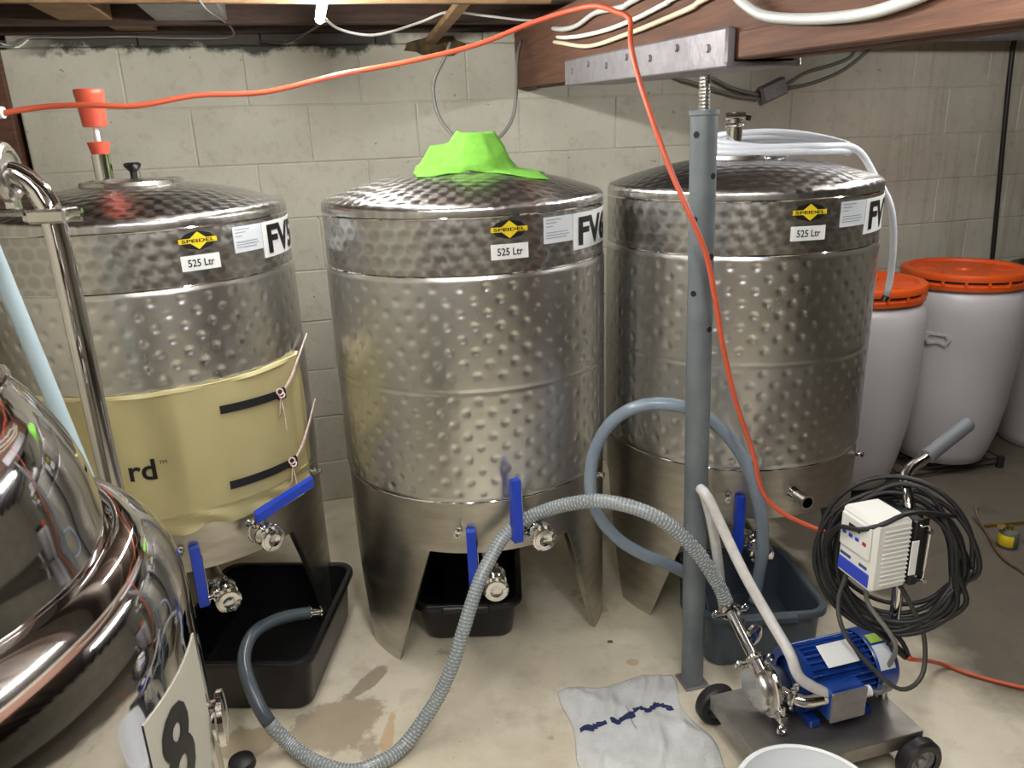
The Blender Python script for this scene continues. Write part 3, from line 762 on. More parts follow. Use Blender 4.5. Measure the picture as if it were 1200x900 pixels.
# ------------------------------------------------------------------ tubs on the floor
def tub(name, mat, label, rim, h, taper=.035, lip=.016, wall=.004, handle=False):
    """rim: four corners (front-left, front-right, back-right, back-left) at height h"""
    rim = [Vector((p.x, p.y, 0)) for p in rim]; c = sum(rim, Vector()) / 4
    ux = (rim[1] - rim[0]).normalized(); uy = Vector((-ux.y, ux.x, 0))
    def ring(f, z, rc):
        W = (rim[1] - rim[0]).length / 2 + f; D = (rim[2] - rim[1]).length / 2 + f; out = []
        for sx, sy, a0 in ((1, 1, 0), (-1, 1, 90), (-1, -1, 180), (1, -1, 270)):
            for k in range(6):
                a = R_(a0 + 90 * k / 5); out.append(c + ux * (sx * (W - rc) + rc * math.cos(a)) + uy * (sy * (D - rc) + rc * math.sin(a)) + Vector((0, 0, z)))
        return out
    t = thing(name, label, 'tub', c)
    def stack(rings, name2, close0=False, close1=False):
        m = MB(); n = len(rings[0]); m.v = [tuple(v) for r in rings for v in r]
        m.f = [(j * n + i, j * n + (i + 1) % n, (j + 1) * n + (i + 1) % n, (j + 1) * n + i) for j in range(len(rings) - 1) for i in range(n)]
        if close0: m.f.append(tuple(range(n)))
        if close1: m.f.append(tuple(range((len(rings) - 1) * n, len(rings) * n)))
        return m.build(name2, mat, t, 40)
    stack([ring(-taper - .012, .0, .035), ring(-taper, .012, .045), ring(-lip, h - .014, .05), ring(-lip - wall, h - .014, .048), ring(-taper - wall, .018, .04), ring(-taper - .02, .008, .03)], 'body', True, True)
    stack([ring(-lip - wall, h - .004, .048), ring(-lip, h, .05), ring(-.003, h, .056), ring(0, h - .004, .058), ring(0, h - .018, .058), ring(-.004, h - .018, .056), ring(-.005, h - .006, .055), ring(-lip - wall, h - .012, .048)], 'rim')
    if handle:
        p = c - uy * ((rim[2] - rim[1]).length / 2 + .004) + Vector((0, 0, h - .012)); m = MB(); m.box(p, ((rim[1] - rim[0]).length * .42, .014, .024), .004, (ux, uy, Vector((0, 0, 1)))); m.build('grip', mat, t)
    return t
tub('black_tub', BLACK, 'large black plastic tub under the FV5 tank with a hose end in it', [Vector((-1.03, 1.795, 0)), Vector((-.582, 1.768, 0)), Vector((-.555, 2.30, 0)), Vector((-1.003, 2.327, 0))], .18, taper=.028)
tub('black_tub', BLACK, 'black plastic tub standing between the legs of the FV6 tank', [Vector((-.345, 2.062, 0)), Vector((.006, 2.062, 0)), Vector((.006, 2.5, 0)), Vector((-.345, 2.5, 0))], .15, handle=True)
tub('grey_tub', GREY_TUB, 'grey plastic tub behind the pump trolley', [Vector((.533, 1.89, 0)), Vector((.913, 1.91, 0)), Vector((.893, 2.30, 0)), Vector((.513, 2.28, 0))], .185, taper=.022, handle=True)

# ------------------------------------------------------------------ hoses
def hose_thing(name, label, pts, r, mat, rib=None, step=.012, pitch=.0095, ends=(), ribr=.0018, cat='hose', solid_from=None, end_mat=None):
    path = catmull(pts, step); base = min(path, key=lambda v: v.z)
    t = thing(name, label, cat, (base.x, base.y, max(0, base.z - r)))
    L = 0; cut = len(path)
    for i in range(1, len(path)):
        L += (path[i] - path[i - 1]).length
        if solid_from and L > solid_from: cut = i + 1; break
    m = MB(); m.tube(path[:cut], r, 14); m.build('hose_tube', mat, t, 180)
    if cut < len(path): m = MB(); m.tube(path[cut - 1:], r, 14); m.build('smooth_end', end_mat, t, 180)
    if rib:
        dense = catmull(pts, .0012 * pitch / .0095); L = 0; x = None; hel = []; prev = dense[0]
        for i, p in enumerate(dense):
            tg = (dense[min(i + 1, len(dense) - 1)] - dense[max(i - 1, 0)]).normalized()
            x = tg.orthogonal().normalized() if x is None else (x - tg * x.dot(tg)).normalized(); y = tg.cross(x)
            L += (p - prev).length; prev = p
            if solid_from and L > solid_from: break
            a = 2 * math.pi * L / pitch; hel.append(p + (x * math.cos(a) + y * math.sin(a)) * (r - .0002))
        m = MB(); m.tube(hel, ribr, 4); m.build('spiral_rib', rib, t, 180)
    return t
main = [at(852, 708, 1.78), at(840, 682, 1.78), at(815, 645, 1.76), at(780, 612, 1.75), at(740, 594, 1.77), at(700, 587, 1.81), at(665, 591, 1.85), at(640, 598, 1.875), at(615, 609, 1.88), at(592, 627, 1.87), at(577, 650, 1.84), at(563, 678, 1.80), at(551, 712, 1.76), at(541, 745, 1.73), at(528, 785, 1.70), at(508, 826, 1.68), on_z(475, 872, .03), on_z(448, 892, .024), on_z(412, 904, .022), on_z(372, 894, .024), on_z(340, 872, .03), at(312, 842, 1.655), at(294, 805, 1.70), at(286, 772, 1.76), at(296, 744, 1.83), at(320, 728, 1.90), at(350, 720, 1.96), at(364, 719, 1.98)]
h1 = hose_thing('suction_hose', 'ribbed grey hose arching from the pump trolley to the black tub under FV5', main, .0185, HOSE_GREY, RIB, solid_from=sum((a - b).length for a, b in zip(main, main[1:])) - .46, end_mat=HOSE_END)
e = main[-1]; dr = (main[-1] - main[-2]).normalized(); m = MB(); m.cyl(e - dr * .01, e + dr * .03, .013, n=16); m.cyl(e + dr * .025, e + dr * .03, .02, n=16); m.torus(e - dr * .004, dr, .0195, .003, 18, 6); m.build('hose_barb', STEEL_POL, h1)
loop = [at(884, 705, 2.02), at(888, 680, 2.0), at(894, 640, 1.96), at(890, 595, 1.93), at(875, 545, 1.92), at(850, 508, 1.92), at(815, 482, 1.93), at(775, 473, 1.94), at(740, 479, 1.95), at(712, 500, 1.96), at(695, 535, 1.96), at(692, 575, 1.95), at(702, 605, 1.93), at(725, 632, 1.92), at(755, 650, 1.93), at(785, 662, 1.95), at(812, 680, 1.99), at(826, 715, 2.03), at(832, 760, 2.10)]
hose_thing('drain_hose', 'smooth blue-grey hose looped round behind the steel post', loop, .0175, HOSE_BLUE)

# ================================================================== POLISHED KETTLE at the left
KP = Vector((-.674, .623, 0)); KR = .33
ket = thing('brew_kettle', 'mirror-polished steel brew kettle with a domed lid', 'kettle', KP)
sh_p = [(KR, .34)] + [(KR, z) for z in (.6, .9, 1.067)]
for k in range(1, 11):
    a = math.pi / 2 * k / 10; sh_p.append((.27 + (KR - .27) * math.cos(a), 1.067 + .1 * math.sin(a)))
m = MB(); m.spin([(0, .34), (KR - .02, .34)] + sh_p + [(.262, 1.164), (.255, 1.15)], KP, n=128); kb = m.build('body', STEEL_MIR, ket, 50)
dp = [(.258, 1.150), (.264, 1.156), (.266, 1.163)]
for k in range(0, 15):
    a = math.pi / 2 * k / 14; dp.append((.262 * math.cos(a), 1.170 + .262 * math.sin(a)))
m = MB(); m.spin(dp, KP, n=128); kd = m.build('domed_lid', STEEL_MIR, ket, 50)
m = MB(); m.torus(KP + Vector((0, 0, 1.335)), (0, 0, 1), .205, .004, 96, 8); m.build('lid_ring', STEEL_MIR, kd)
m = MB(); m.torus(KP + Vector((0, 0, 1.162)), (0, 0, 1), .268, .0045, 96, 8); m.build('rim_bead', STEEL_MIR, ket)
for k in range(4):
    a = 30 + 90 * k; c = KP + ca(a, .26, 0); m = MB(); m.cyl(c + Vector((0, 0, .07)), c + Vector((0, 0, .345)), .02, n=16); lg = m.build('leg', STEEL, ket)
    m = MB(); m.cyl(c + Vector((-.016, 0, .035)), c + Vector((.016, 0, .035)), .035, n=24); m.box(c + Vector((0, 0, .068)), (.05, .07, .008), .002); m.build('caster', RUBBER, lg)
# pale sheet with a black figure on the kettle side
def ksheet(a0, a1, z0, z1, r, mat, name, par):
    n = 16; m = MB(); vs = [KP + ca(a0 + (a1 - a0) * i / n, rr, z) for rr in (r, KR - .001) for z in (z0, z1) for i in range(n + 1)]; k = n + 1
    m.add(vs, [(i, i + 1, k + i + 1, k + i) for i in range(n)] + [(i, i + 1, 2 * k + i + 1, 2 * k + i) for i in range(n)] + [(k + i, k + i + 1, 3 * k + i + 1, 3 * k + i) for i in range(n)])
    return m.build(name, mat, par)
sg = ksheet(-9, 15, .895, 1.045, KR + .0012, pbr('dull_beige', srgb(168, 165, 152), .5), 'figure_sheet', ket); sg['label'] = 'pale sheet with a black figure on the kettle'
link('lettering', warp(text_mesh('8', .10, INK, .03, .058), lambda c: ca(-1.5 + math.degrees(c.x / KR), KR + .0026, .978 + c.y)), sg)
# sight glass disc on the side
c = KP + ca(18, KR, .915); ax = ca(18, 1, 0)
m = MB(); m.cyl(c - ax * .005, c + ax * .008, .022, n=20); m.spin([(.03, .006), (.032, .008), (.032, .014), (.024, .016), (0, .018)], c, ax, 24); m.build('side_port', STEEL_POL, ket)
# riser pipe with clamps
rp = at(90, 380, 1.25); rx, ry = rp.x, rp.y
P = lambda z, dx=0, dy=0: Vector((rx + dx, ry + dy, z))
kd_ = (Vector((rx, ry, 0)) - KP).normalized()
path = [KP + kd_ * .32 + Vector((0, 0, .55)), KP + kd_ * .45 + Vector((0, 0, .55)), P(.60, -.0, -.03), P(.68), P(.9), P(1.2), P(1.41), P(1.465, -.006), P(1.500, -.026), P(1.518, -.058, -.01), P(1.523, -.12, -.02), P(1.523, -.3, -.06)]
m = MB(); m.tube(catmull(path, .015), .0185, 18); rpipe = m.build('riser_pipe', STEEL_POL, ket, 180)
m = MB(); c = P(1.447)
m.box(c, (.062, .05, .022), .004); m.box(c + Vector((-.032, 0, 0)), (.02, .03, .018), .003); m.cyl(c + Vector((.02, -.014, .005)), c + Vector((.055, -.014, .007)), .004, n=8); m.cyl(c + Vector((.02, -.014, -.006)), c + Vector((.052, -.014, -.006)), .004, n=8); m.build('pipe_clamp', STEEL, rpipe)
c = P(1.515, -.052, -.010); ax = Vector((-1, -.18, 0)).normalized(); m = MB()
m.torus(c, ax, .036, .011, 32, 10); m.cyl(c - ax * .008, c + ax * .008, .034, n=28); m.box(c + Vector((0, 0, -.052)), (.02, .018, .03), .004); m.cyl(c + Vector((-.02, -.01, -.06)), c + Vector((.02, -.01, -.06)), .006, n=8); m.build('union_clamp', STEEL, rpipe)
# pale plastic pipe leaning between kettle and tank
b = on_z(250, 925, .0); tp = at(-60, 170, 1.50)
m = MB(); m.cyl(b + Vector((0, 0, .012)), tp, .0165, n=18); solo(m, 'plastic_pipe', pbr('pale_blue_pipe', srgb(168, 188, 196), .35), 'pale blue-white plastic pipe leaning beside the kettle', 'pipe')

# ================================================================== BARRELS
rk = thing('wire_rack', 'low black wire rack under the orange-lidded barrels', 'rack', (1.78, 3.25, 0))
RZ = .045
def rack_bar(p, q, r=.004): return MB().tube([Vector(p), Vector(q)], r, 6).build('wire', RUBBER, rk)
ra = Vector((1.30, 3.02, RZ)); rbx = Vector((.93, .20, 0)); rby = Vector((-.06, .44, 0))
for k in range(15): rack_bar(ra + rbx * (k / 14), ra + rbx * (k / 14) + rby, .003)
for f in (0, .33, .66, 1): rack_bar(ra + rby * f, ra + rby * f + rbx, .004)
for f in (0, 1): rack_bar(ra + rby * f - Vector((0, 0, .025)), ra + rby * f + rbx - Vector((0, 0, .025)), .004)
for i in (0, 1):
    for j in (0, 1):
        c = ra + rbx * i + rby * j; m = MB(); m.cyl(Vector((c.x, c.y, 0)), c + Vector((0, 0, .008)), .016, n=14); m.build('foot', RUBBER, rk)
BP = [(.0, .0), (.165, .0), (.185, .006), (.200, .05), (.222, .14), (.243, .28), (.256, .45), (.261, .60), (.260, .71), (.254, .76), (.240, .785), (.226, .795), (.226, .83), (0, .83)]
def barrel(x, y, z, rz, label, sc=1.0, lidmat=None):
    t = thing('storage_barrel', label, 'barrel', (x, y, z), R_(rz), 'white plastic barrels')
    def L(m, n, mt, par=t, ang=35): return m.build(n, mt, par, ang, True)
    L(MB().spin([(r * sc, h * sc) for r, h in BP], n=72), 'body', HDPE, ang=60)
    lp = [(.232, .80), (.246, .803), (.248, .822), (.243, .826), (.243, .84), (.250, .842), (.252, .858), (.248, .868), (.236, .872), (.218, .870), (.210, .858), (.12, .856), (.035, .858), (.030, .866), (.012, .868), (0, .868)]
    lid = L(MB().spin([(r * sc, h * sc) for r, h in lp], n=72), 'lid', lidmat or ORANGE_LID, ang=30)
    m = MB()
    for k in range(18):
        a = k * 20 + 5; c = ca(a, .246 * sc, .831 * sc); m.box(c, (.012, .010, .022), .002, (ca(a + 90, 1), ca(a, 1), Vector((0, 0, 1))))
    L(m, 'lid_lugs', lidmat or ORANGE_LID, lid)['kind'] = 'stuff'
    m = MB()
    for k in range(8):
        a = k * 45; m.box(ca(a, .16 * sc, .858 * sc), (.085, .008, .006), .002, (ca(a, 1), ca(a + 90, 1), Vector((0, 0, 1))))
    L(m, 'lid_ribs', lidmat or ORANGE_LID, lid)['kind'] = 'stuff'
    L(MB().spin([(.236 * sc, .836 * sc), (.2455 * sc, .834 * sc), (.2465 * sc, .839 * sc), (.24 * sc, .842 * sc)], n=72), 'clamp_ring', BLACK, lid)
    m = MB(); m.box(ca(-8, .262 * sc, .835 * sc), (.06, .02, .018), .004, (ca(-8, 1), ca(82, 1), Vector((0, 0, 1)))); L(m, 'ring_latch', BLACK, lid)
    # moulded hand grip: raised frame with a recess
    m = MB(); a = -112; ax, tx, zz = ca(a, 1), ca(a + 90, 1), Vector((0, 0, 1)); c = ca(a, .2565 * sc, .60 * sc)
    out = [(-.046, .022), (.040, .022), (.052, 0), (.034, -.03), (-.0, -.02), (-.036, -.03), (-.052, 0)]
    inn = [(x2 * .72, y2 * .55) for x2, y2 in out]
    k = len(out)
    vs = [c + tx * x2 + zz * y2 + ax * dd for lst, dd in ((out, -.012), (out, .010), (inn, .010), (inn, -.004)) for x2, y2 in lst]
    m.add(vs, [(r * k + i, r * k + (i + 1) % k, (r + 1) * k + (i + 1) % k, (r + 1) * k + i) for r in range(3) for i in range(k)] + [tuple(range(3 * k, 4 * k))])
    L(m, 'hand_grip', HDPE)
    return t
b1 = on_z(1130, 314, .045 + .866); b2 = on_z(1008, 330, .045 + .866)
barrel(b1.x, b1.y, RZ + .004, -22, 'white orange-lidded barrel with a moulded hand grip, in full view on the rack')
barrel(b2.x, b2.y, RZ + .004, 165, 'white plastic barrel with orange lid half hidden behind the right tank')
barrel(2.62, 3.52, 0, 60, 'pale plastic barrel with a black lid past the orange-lidded ones', 1.0, BLACK)

# ================================================================== PUMP TROLLEY
TA = Vector((.499, 1.656, 0)); TL = Vector((.966, .258, 0)).normalized(); TS = Vector((TL.y, -TL.x, 0)); ZV = Vector((0, 0, 1))
TAX = (TL, -TS, ZV)
def tp_(l, s, z): return TA + TL * l + TS * s + ZV * z
cart = thing('pump_trolley', 'steel trolley carrying a blue electric pump and a white drive box', 'pump', tp_(.21, .12, 0))
def C_(m, n, mt, par=cart, ang=35): return m.build(n, mt, par, ang)
TRAY = pbr('worn_tray_steel', (.40, .38, .35), .38, .9, col2=(.28, .265, .24), scale=14, rough2=.55)
m = MB(); m.box(tp_(.21, .125, .112), (.43, .27, .008), .003, TAX)
for l, s, a, b in ((.21, -.008, .43, .006), (.21, .258, .43, .006)): m.box(tp_(l, s, .095), (a, b, .042), .002, TAX)
for l in (-.003, .423): m.box(tp_(l, .125, .095), (.006, .27, .042), .002, TAX)
C_(m, 'tray', TRAY)
for l, s in ((.03, -.035), (.395, .285), (.03, .285), (.395, -.035)):
    sg = 1 if s > 0 else -1
    m = MB(); c = tp_(l, s, .058); m.spin([(.036, -.017), (.052, -.018), (.058, -.010), (.058, .010), (.052, .018), (.036, .017)], c, TS, 40); wl = C_(m, 'wheel', RUBBER)
    m = MB(); m.spin([(.037, -.012), (.037, .012), (.030, .012), (.028, .006), (.014, .006), (.012, .016), (.006, .018), (0, .018)], c, TS * sg, 32); C_(m, 'hub', ZINC, wl)
    m = MB(); m.cyl(c - TS * sg * .05, c, .008, n=12); m.box(c - TS * sg * .03 + ZV * .02, (.03, .012, .06), .002, TAX); C_(m, 'bracket', STEEL, wl)
# motor
MZ = .215; mr = .076; MS = .10
m = MB(); m.cyl(tp_(.165, MS, MZ), tp_(.345, MS, MZ), mr - .008, n=40); mot = C_(m, 'motor', MOTOR_BLUE)
m = MB()
for k in range(30):
    a = k * 12
    dr = (TS * math.cos(R_(a)) + ZV * math.sin(R_(a)))
    if 0 <= (a if a < 180 else a - 360) + 30 <= 60 and False: continue
    m = MB(); m.box(tp_(.255, MS, MZ) + dr * (mr - .004), (.18, .005, .016), .0015, (TL, dr.cross(TL), dr)); C_(m, 'cooling_fin', MOTOR_BLUE, mot)
m = MB(); m.spin([(mr - .02, -.012), (mr + .004, -.012), (mr + .006, 0), (mr + .002, .012), (.05, .02)], tp_(.16, MS, MZ), TL, 40); C_(m, 'end_shield', MOTOR_BLUE, mot)
m = MB(); m.spin([(mr + .005, 0), (mr + .008, .004), (mr + .008, .055), (mr + .002, .066), (mr - .03, .07), (0, .07)], tp_(.345, MS, MZ), TL, 48); fc = C_(m, 'fan_cover', MOTOR_BLUE, mot)
def mot_patch(l0, l1, a0, a1, r, mat, name, par):
    n = 8; m = MB(); vs = []
    for rr in (r, r - .004):
        for l in (l0, l1):
            for i in range(n + 1):
                a = R_(a0 + (a1 - a0) * i / n); vs.append(tp_(l, MS, MZ) + (TS * math.cos(a) + ZV * math.sin(a)) * rr)
    k = n + 1; fs = []
    for i in range(n): fs += [(i, i + 1, k + i + 1, k + i), (i, i + 1, 2 * k + i + 1, 2 * k + i), (k + i, k + i + 1, 3 * k + i + 1, 3 * k + i)]
    m.add(vs, fs); return C_(m, name, mat, par)
mot_patch(.352, .395, 22, 64, mr + .0092, DATA_STICKER, 'rating_plate', mot)
mot_patch(.355, .392, 68, 86, mr + .0092, pbr('green_label', srgb(170, 205, 60), .5), 'green_label', mot)
m = MB(); c = tp_(.255, MS, MZ) + (TS * .42 + ZV * .9).normalized() * (mr + .008); nn = (TS * .42 + ZV * .9).normalized()
m.box(c, (.09, .06, .002), .0008, (TL, nn.cross(TL), nn)); C_(m, 'motor_notice', STICKER, mot)
m = MB(); m.box(tp_(.235, MS + .085, MZ - .01), (.10, .05, .085), .006, TAX); tb = C_(m, 'terminal_box', MOTOR_BLUE, mot)
m = MB(); m.box(tp_(.235, MS + .113, MZ - .01), (.098, .008, .083), .002, TAX); C_(m, 'box_cover', ZINC, tb)
m = MB(); m.cyl(tp_(.283, MS + .09, MZ - .005), tp_(.312, MS + .092, MZ - .005), .014, n=12); m.cyl(tp_(.285, MS + .09, MZ - .005), tp_(.296, MS + .09, MZ - .005), .018, n=6); C_(m, 'cable_gland', WHITE_PL, tb)
for l in (.18, .33): m = MB(); m.box(tp_(l, MS, .128), (.03, .15, .022), .004, TAX); C_(m, 'motor_foot', MOTOR_BLUE, mot)
# pump head
m = MB(); m.spin([(0, -.012), (.05, -.012), (.056, -.006), (.058, 0), (.058, .012), (.066, .014), (.066, .034), (.05, .038), (.04, .075), (0, .075)], tp_(.055, MS, MZ - .005), TL, 40); pm = C_(m, 'pump_head', STEEL)
m = MB(); m.torus(tp_(.078, MS, MZ - .005), TL, .067, .008, 40, 8)
q = tp_(.078, MS, MZ - .005); m.box(q + TS * .074 - ZV * .03, (.024, .026, .022), .003, TAX); m.cyl(q + TS * .08 - ZV * .055, q + TS * .08 + ZV * .0, .006, n=10); m.torus(q + TS * .082 - ZV * .062, TS, .010, .005, 16, 6)
C_(m, 'band_clamp', STEEL_POL, pm)
m = MB(); q = tp_(.10, MS + .03, MZ + .005); o2 = at(937, 812, q.y - .06)
m.tube(catmull([q, q + TS * .03 + TL * .01, q + TS * .055 + TL * .035, q + TS * .06 + TL * .075], .01), .0165, 16); C_(m, 'outlet_elbow', STEEL_POL, pm)
m = MB(); ferrule_clamp(m, q + TS * .04 + TL * .015, (TS * .8 + TL * .5).normalized(), .025); C_(m, 'clamp', STEEL_POL, pm)
# inlet pipe rising from the pump to the ribbed hose
i0 = tp_(.06, MS, MZ + .05); i1 = at(852, 708, 1.78)
m = MB(); m.cyl(i0, i1, .0145, n=18); dr = (i1 - i0).normalized(); m.cyl(i0 - dr * .02, i0 + dr * .02, .02, n=18); ip = C_(m, 'inlet_pipe', STEEL_POL, pm)
for f in (.12, .88):
    m = MB(); c = i0 + (i1 - i0) * f; m.torus(c, dr, .023, .007, 24, 8); m.cyl(c - TL * .045, c + TL * .04, .006, n=8); m.torus(c + TL * .042, TS, .009, .004, 12, 6); m.torus(c - TL * .045, TS, .008, .004, 12, 6); C_(m, 'clamp', STEEL_POL, pm)
m = MB(); c = i0 + (i1 - i0) * .45 + TL * .03 + TS * -.01; m.spin([(.03, 0), (.03, .008), (.022, .014), (0, .016)], c, (TS * .9 + TL * .3).normalized(), 24); m.cyl(c, c - TL * .03, .006, n=8); C_(m, 'pressure_gauge', STEEL_POL, pm)
# upright pole and handle
PL, PS = .418, .13
m = MB(); m.tube(catmull([tp_(PL, PS, .10), tp_(PL, PS, .3), tp_(PL, PS, .60), tp_(PL, PS, .66), at(1062, 556, 1.70), at(1085, 536, 1.74), at(1092, 530, 1.752)], .02), .0135, 16); C_(m, 'pole', STEEL_POL)
m = MB(); g0, g1 = at(1086, 535, 1.742), at(1133, 498, 1.815); m.cyl(g0, g1, .0185, n=20); dg = (g1 - g0).normalized(); m.spin([(.0185, 0), (.017, .006), (.01, .009), (0, .009)], g1, dg, 20); C_(m, 'grip', GRIP)
# drive box on the pole
VZ0, VZ1, VL0, VL1, VS0, VS1 = .492, .672, .272, .375, .075, .195
m = MB(); m.box(tp_((VL0 + VL1) / 2, (VS0 + VS1) / 2, (VZ0 + VZ1) / 2), (VL1 - VL0, VS1 - VS0, VZ1 - VZ0), .009, TAX); vd = C_(m, 'drive_box', DRIVE_WHITE)
for k in range(13):
    z = VZ0 + .02 + k * .0115; m = MB(); m.box(tp_((VL0 + VL1) / 2 + .008, VS1 + .001, z), (.072, .005, .004), .001, TAX); C_(m, 'vent_rib', DRIVE_WHITE, vd)
m = MB(); m.box(tp_(VL0 - .003, (VS0 + VS1) / 2, VZ1 - .055), (.008, .10, .085), .003, TAX); fp = C_(m, 'keypad_panel', DRIVE_WHITE, vd)
LC = pbr('dark_screen', (.01, .01, .012), .2)
m = MB(); m.box(tp_(VL0 - .0075, (VS0 + VS1) / 2 - .002, VZ1 - .036), (.002, .038, .012), .0006, TAX); C_(m, 'screen', LC, vd)
bt = [(-.034, .0), (-.012, 0), (.010, 0), (.034, 0)]
for i, (s, dz) in enumerate(bt):
    m = MB(); m.box(tp_(VL0 - .0075, (VS0 + VS1) / 2 + s, VZ1 - .060), (.003, .012, .009), .001, TAX); C_(m, 'key', pbr('key_red', srgb(170, 40, 30), .5) if i == 3 else BLUE if i < 3 else INK, vd)
m = MB(); m.box(tp_(VL0 - .0005, (VS0 + VS1) / 2, VZ0 + .030), (.003, .104, .034), .001, TAX); C_(m, 'blue_label', pbr('label_blue', srgb(52, 70, 190), .4), vd)
m = MB()
for s, wdt in ((-.03, .036), (.03, .026)): m.box(tp_(VL0 - .0005, (VS0 + VS1) / 2 + s, VZ0 + .058), (.0022, wdt, .008), .0006, TAX)
C_(m, 'maker_mark', pbr('maker_ink', srgb(60, 74, 120), .5), vd)
m = MB(); m.box(tp_(VL1 + .012, (VS0 + VS1) / 2 + .004, (VZ0 + VZ1) / 2), (.024, .125, .17), .003, TAX)
for k in range(7): m.box(tp_(VL1 + .032, VS0 + .004 + k * .019, (VZ0 + VZ1) / 2), (.02, .004, .168), .001, TAX)
hs = C_(m, 'heat_sink', BLACK, vd)
m = MB(); m.tube([tp_(VL1 + .03, VS1 + .014, VZ0 + .015), tp_(VL1 + .03, VS1 + .018, VZ1 - .03), tp_(VL1 + .022, VS1 + .016, VZ1 - .012), tp_(VL1 + .005, VS1 + .012, VZ1 - .015)], .003, 8)
for z in (VZ0 + .02, VZ1 - .03): m.cyl(tp_(VL1 + .03, VS1 - .01, z), tp_(VL1 + .03, VS1 + .022, z), .006, n=10)
C_(m, 'bracket', STEEL_POL, vd)
m = MB(); m.box(tp_(VL1 + .004, VS1 + .006, (VZ0 + VZ1) / 2 - .01), (.02, .003, .09), .001, TAX); C_(m, 'side_label', STICKER, vd)
# black cord wound round the drive
vc = tp_(.41, .11, .545); vx = Vector((.90, -.43, 0)).normalized(); vy = Vector((.08, .16, 1)).normalized(); vn = vx.cross(vy)
rnd = random.Random(3); pts = []; N = 9
for k in range(N * 14 + 1):
    a = 2 * math.pi * k / 14; f = k / 14; i = int(f)
    rx = .147 + .024 * math.sin(i * 2.3 + 1) + .010 * math.sin(f * 5); ry = .165 + .022 * math.cos(i * 1.9) + .012 * math.sin(f * 3)
    pts.append(vc + vx * (rx * math.cos(a) + .006 * math.sin(i * 3)) + vy * (ry * math.sin(a) - .028 + .01 * math.cos(i * 2.7)) + vn * (.024 * math.sin(i * 1.7 + .4 * f)))
base = tp_(.41, .11, .3)
cord = thing('power_cord', 'black power cord wound in loops round the drive box', 'cord', base)
m = MB(); m.tube(catmull(pts, .016), .0062, 8); m.build('cord_loops', RUBBER, cord, 180)
strand = catmull([vc + vx * .12 + vy * .10, tp_(.36, .20, VZ1 + .02), tp_(.29, .19, VZ1 - .002), tp_(.258, .16, VZ1 - .025), tp_(.25, .09, VZ1 - .055), tp_(.27, .04, VZ0 + .03), tp_(.33, .04, VZ0 - .08), tp_(.40, .16, .33), tp_(.425, .19, .27)], .015)
m = MB(); m.tube(strand, .0058, 8); m.build('loose_strand', RUBBER, cord, 180)
m = MB(); e = at(1042, 752, 1.60); e2 = at(1062, 770, 1.585); m.tube(catmull([at(985, 690, 1.66), at(1010, 725, 1.62), e, e2], .015), .0058, 8); m.cyl(e, e2, .011, .009, 12); m.build('cord_plug', RUBBER, cord, 180)
# motor lead from terminal box up to the drive
lead = [tp_(.310, MS + .092, MZ - .005), tp_(.345, MS + .10, MZ - .01), tp_(.375, MS + .07, MZ + .02), tp_(.372, MS + .09, .33), tp_(.33, .13, .42), tp_(.325, .135, VZ0 + .005)]
m = MB(); m.tube(catmull(lead, .012), .0058, 10); C_(m, 'motor_lead', WIRE_GREY, mot, 180)
lead2 = [tp_(.30, .09, VZ0 + .005), tp_(.27, .10, .42), tp_(.26, .14, .36), tp_(.30, .19, .29), tp_(.36, .235, .235), tp_(.42, .235, .26), tp_(.445, .20, .34), tp_(.42, .17, .42), tp_(.38, .15, VZ0 + .002)]
m = MB(); m.tube(catmull(lead2, .012), .0055, 10); C_(m, 'control_lead', WIRE_DARK, vd, 180)

# milky hose from the pump outlet
oe = tp_(.10, MS + .03, MZ + .005) + TS * .06 + TL * .075
hp = [oe - TL * .012, oe + TL * .02 + ZV * .004, at(938, 795, oe.y), at(925, 765, oe.y + .03), at(900, 722, 1.62), at(872, 672, 1.68), at(848, 622, 1.74), at(830, 584, 1.77), at(821, 573, 1.785), at(826, 582, 1.80), at(834, 612, 1.80), at(841, 655, 1.81), at(846, 700, 1.86), at(850, 735, 1.95)]
hose_thing('delivery_hose', 'milky clear hose bent over from the pump outlet into the grey tub', hp, .0135, HOSE_MILK)

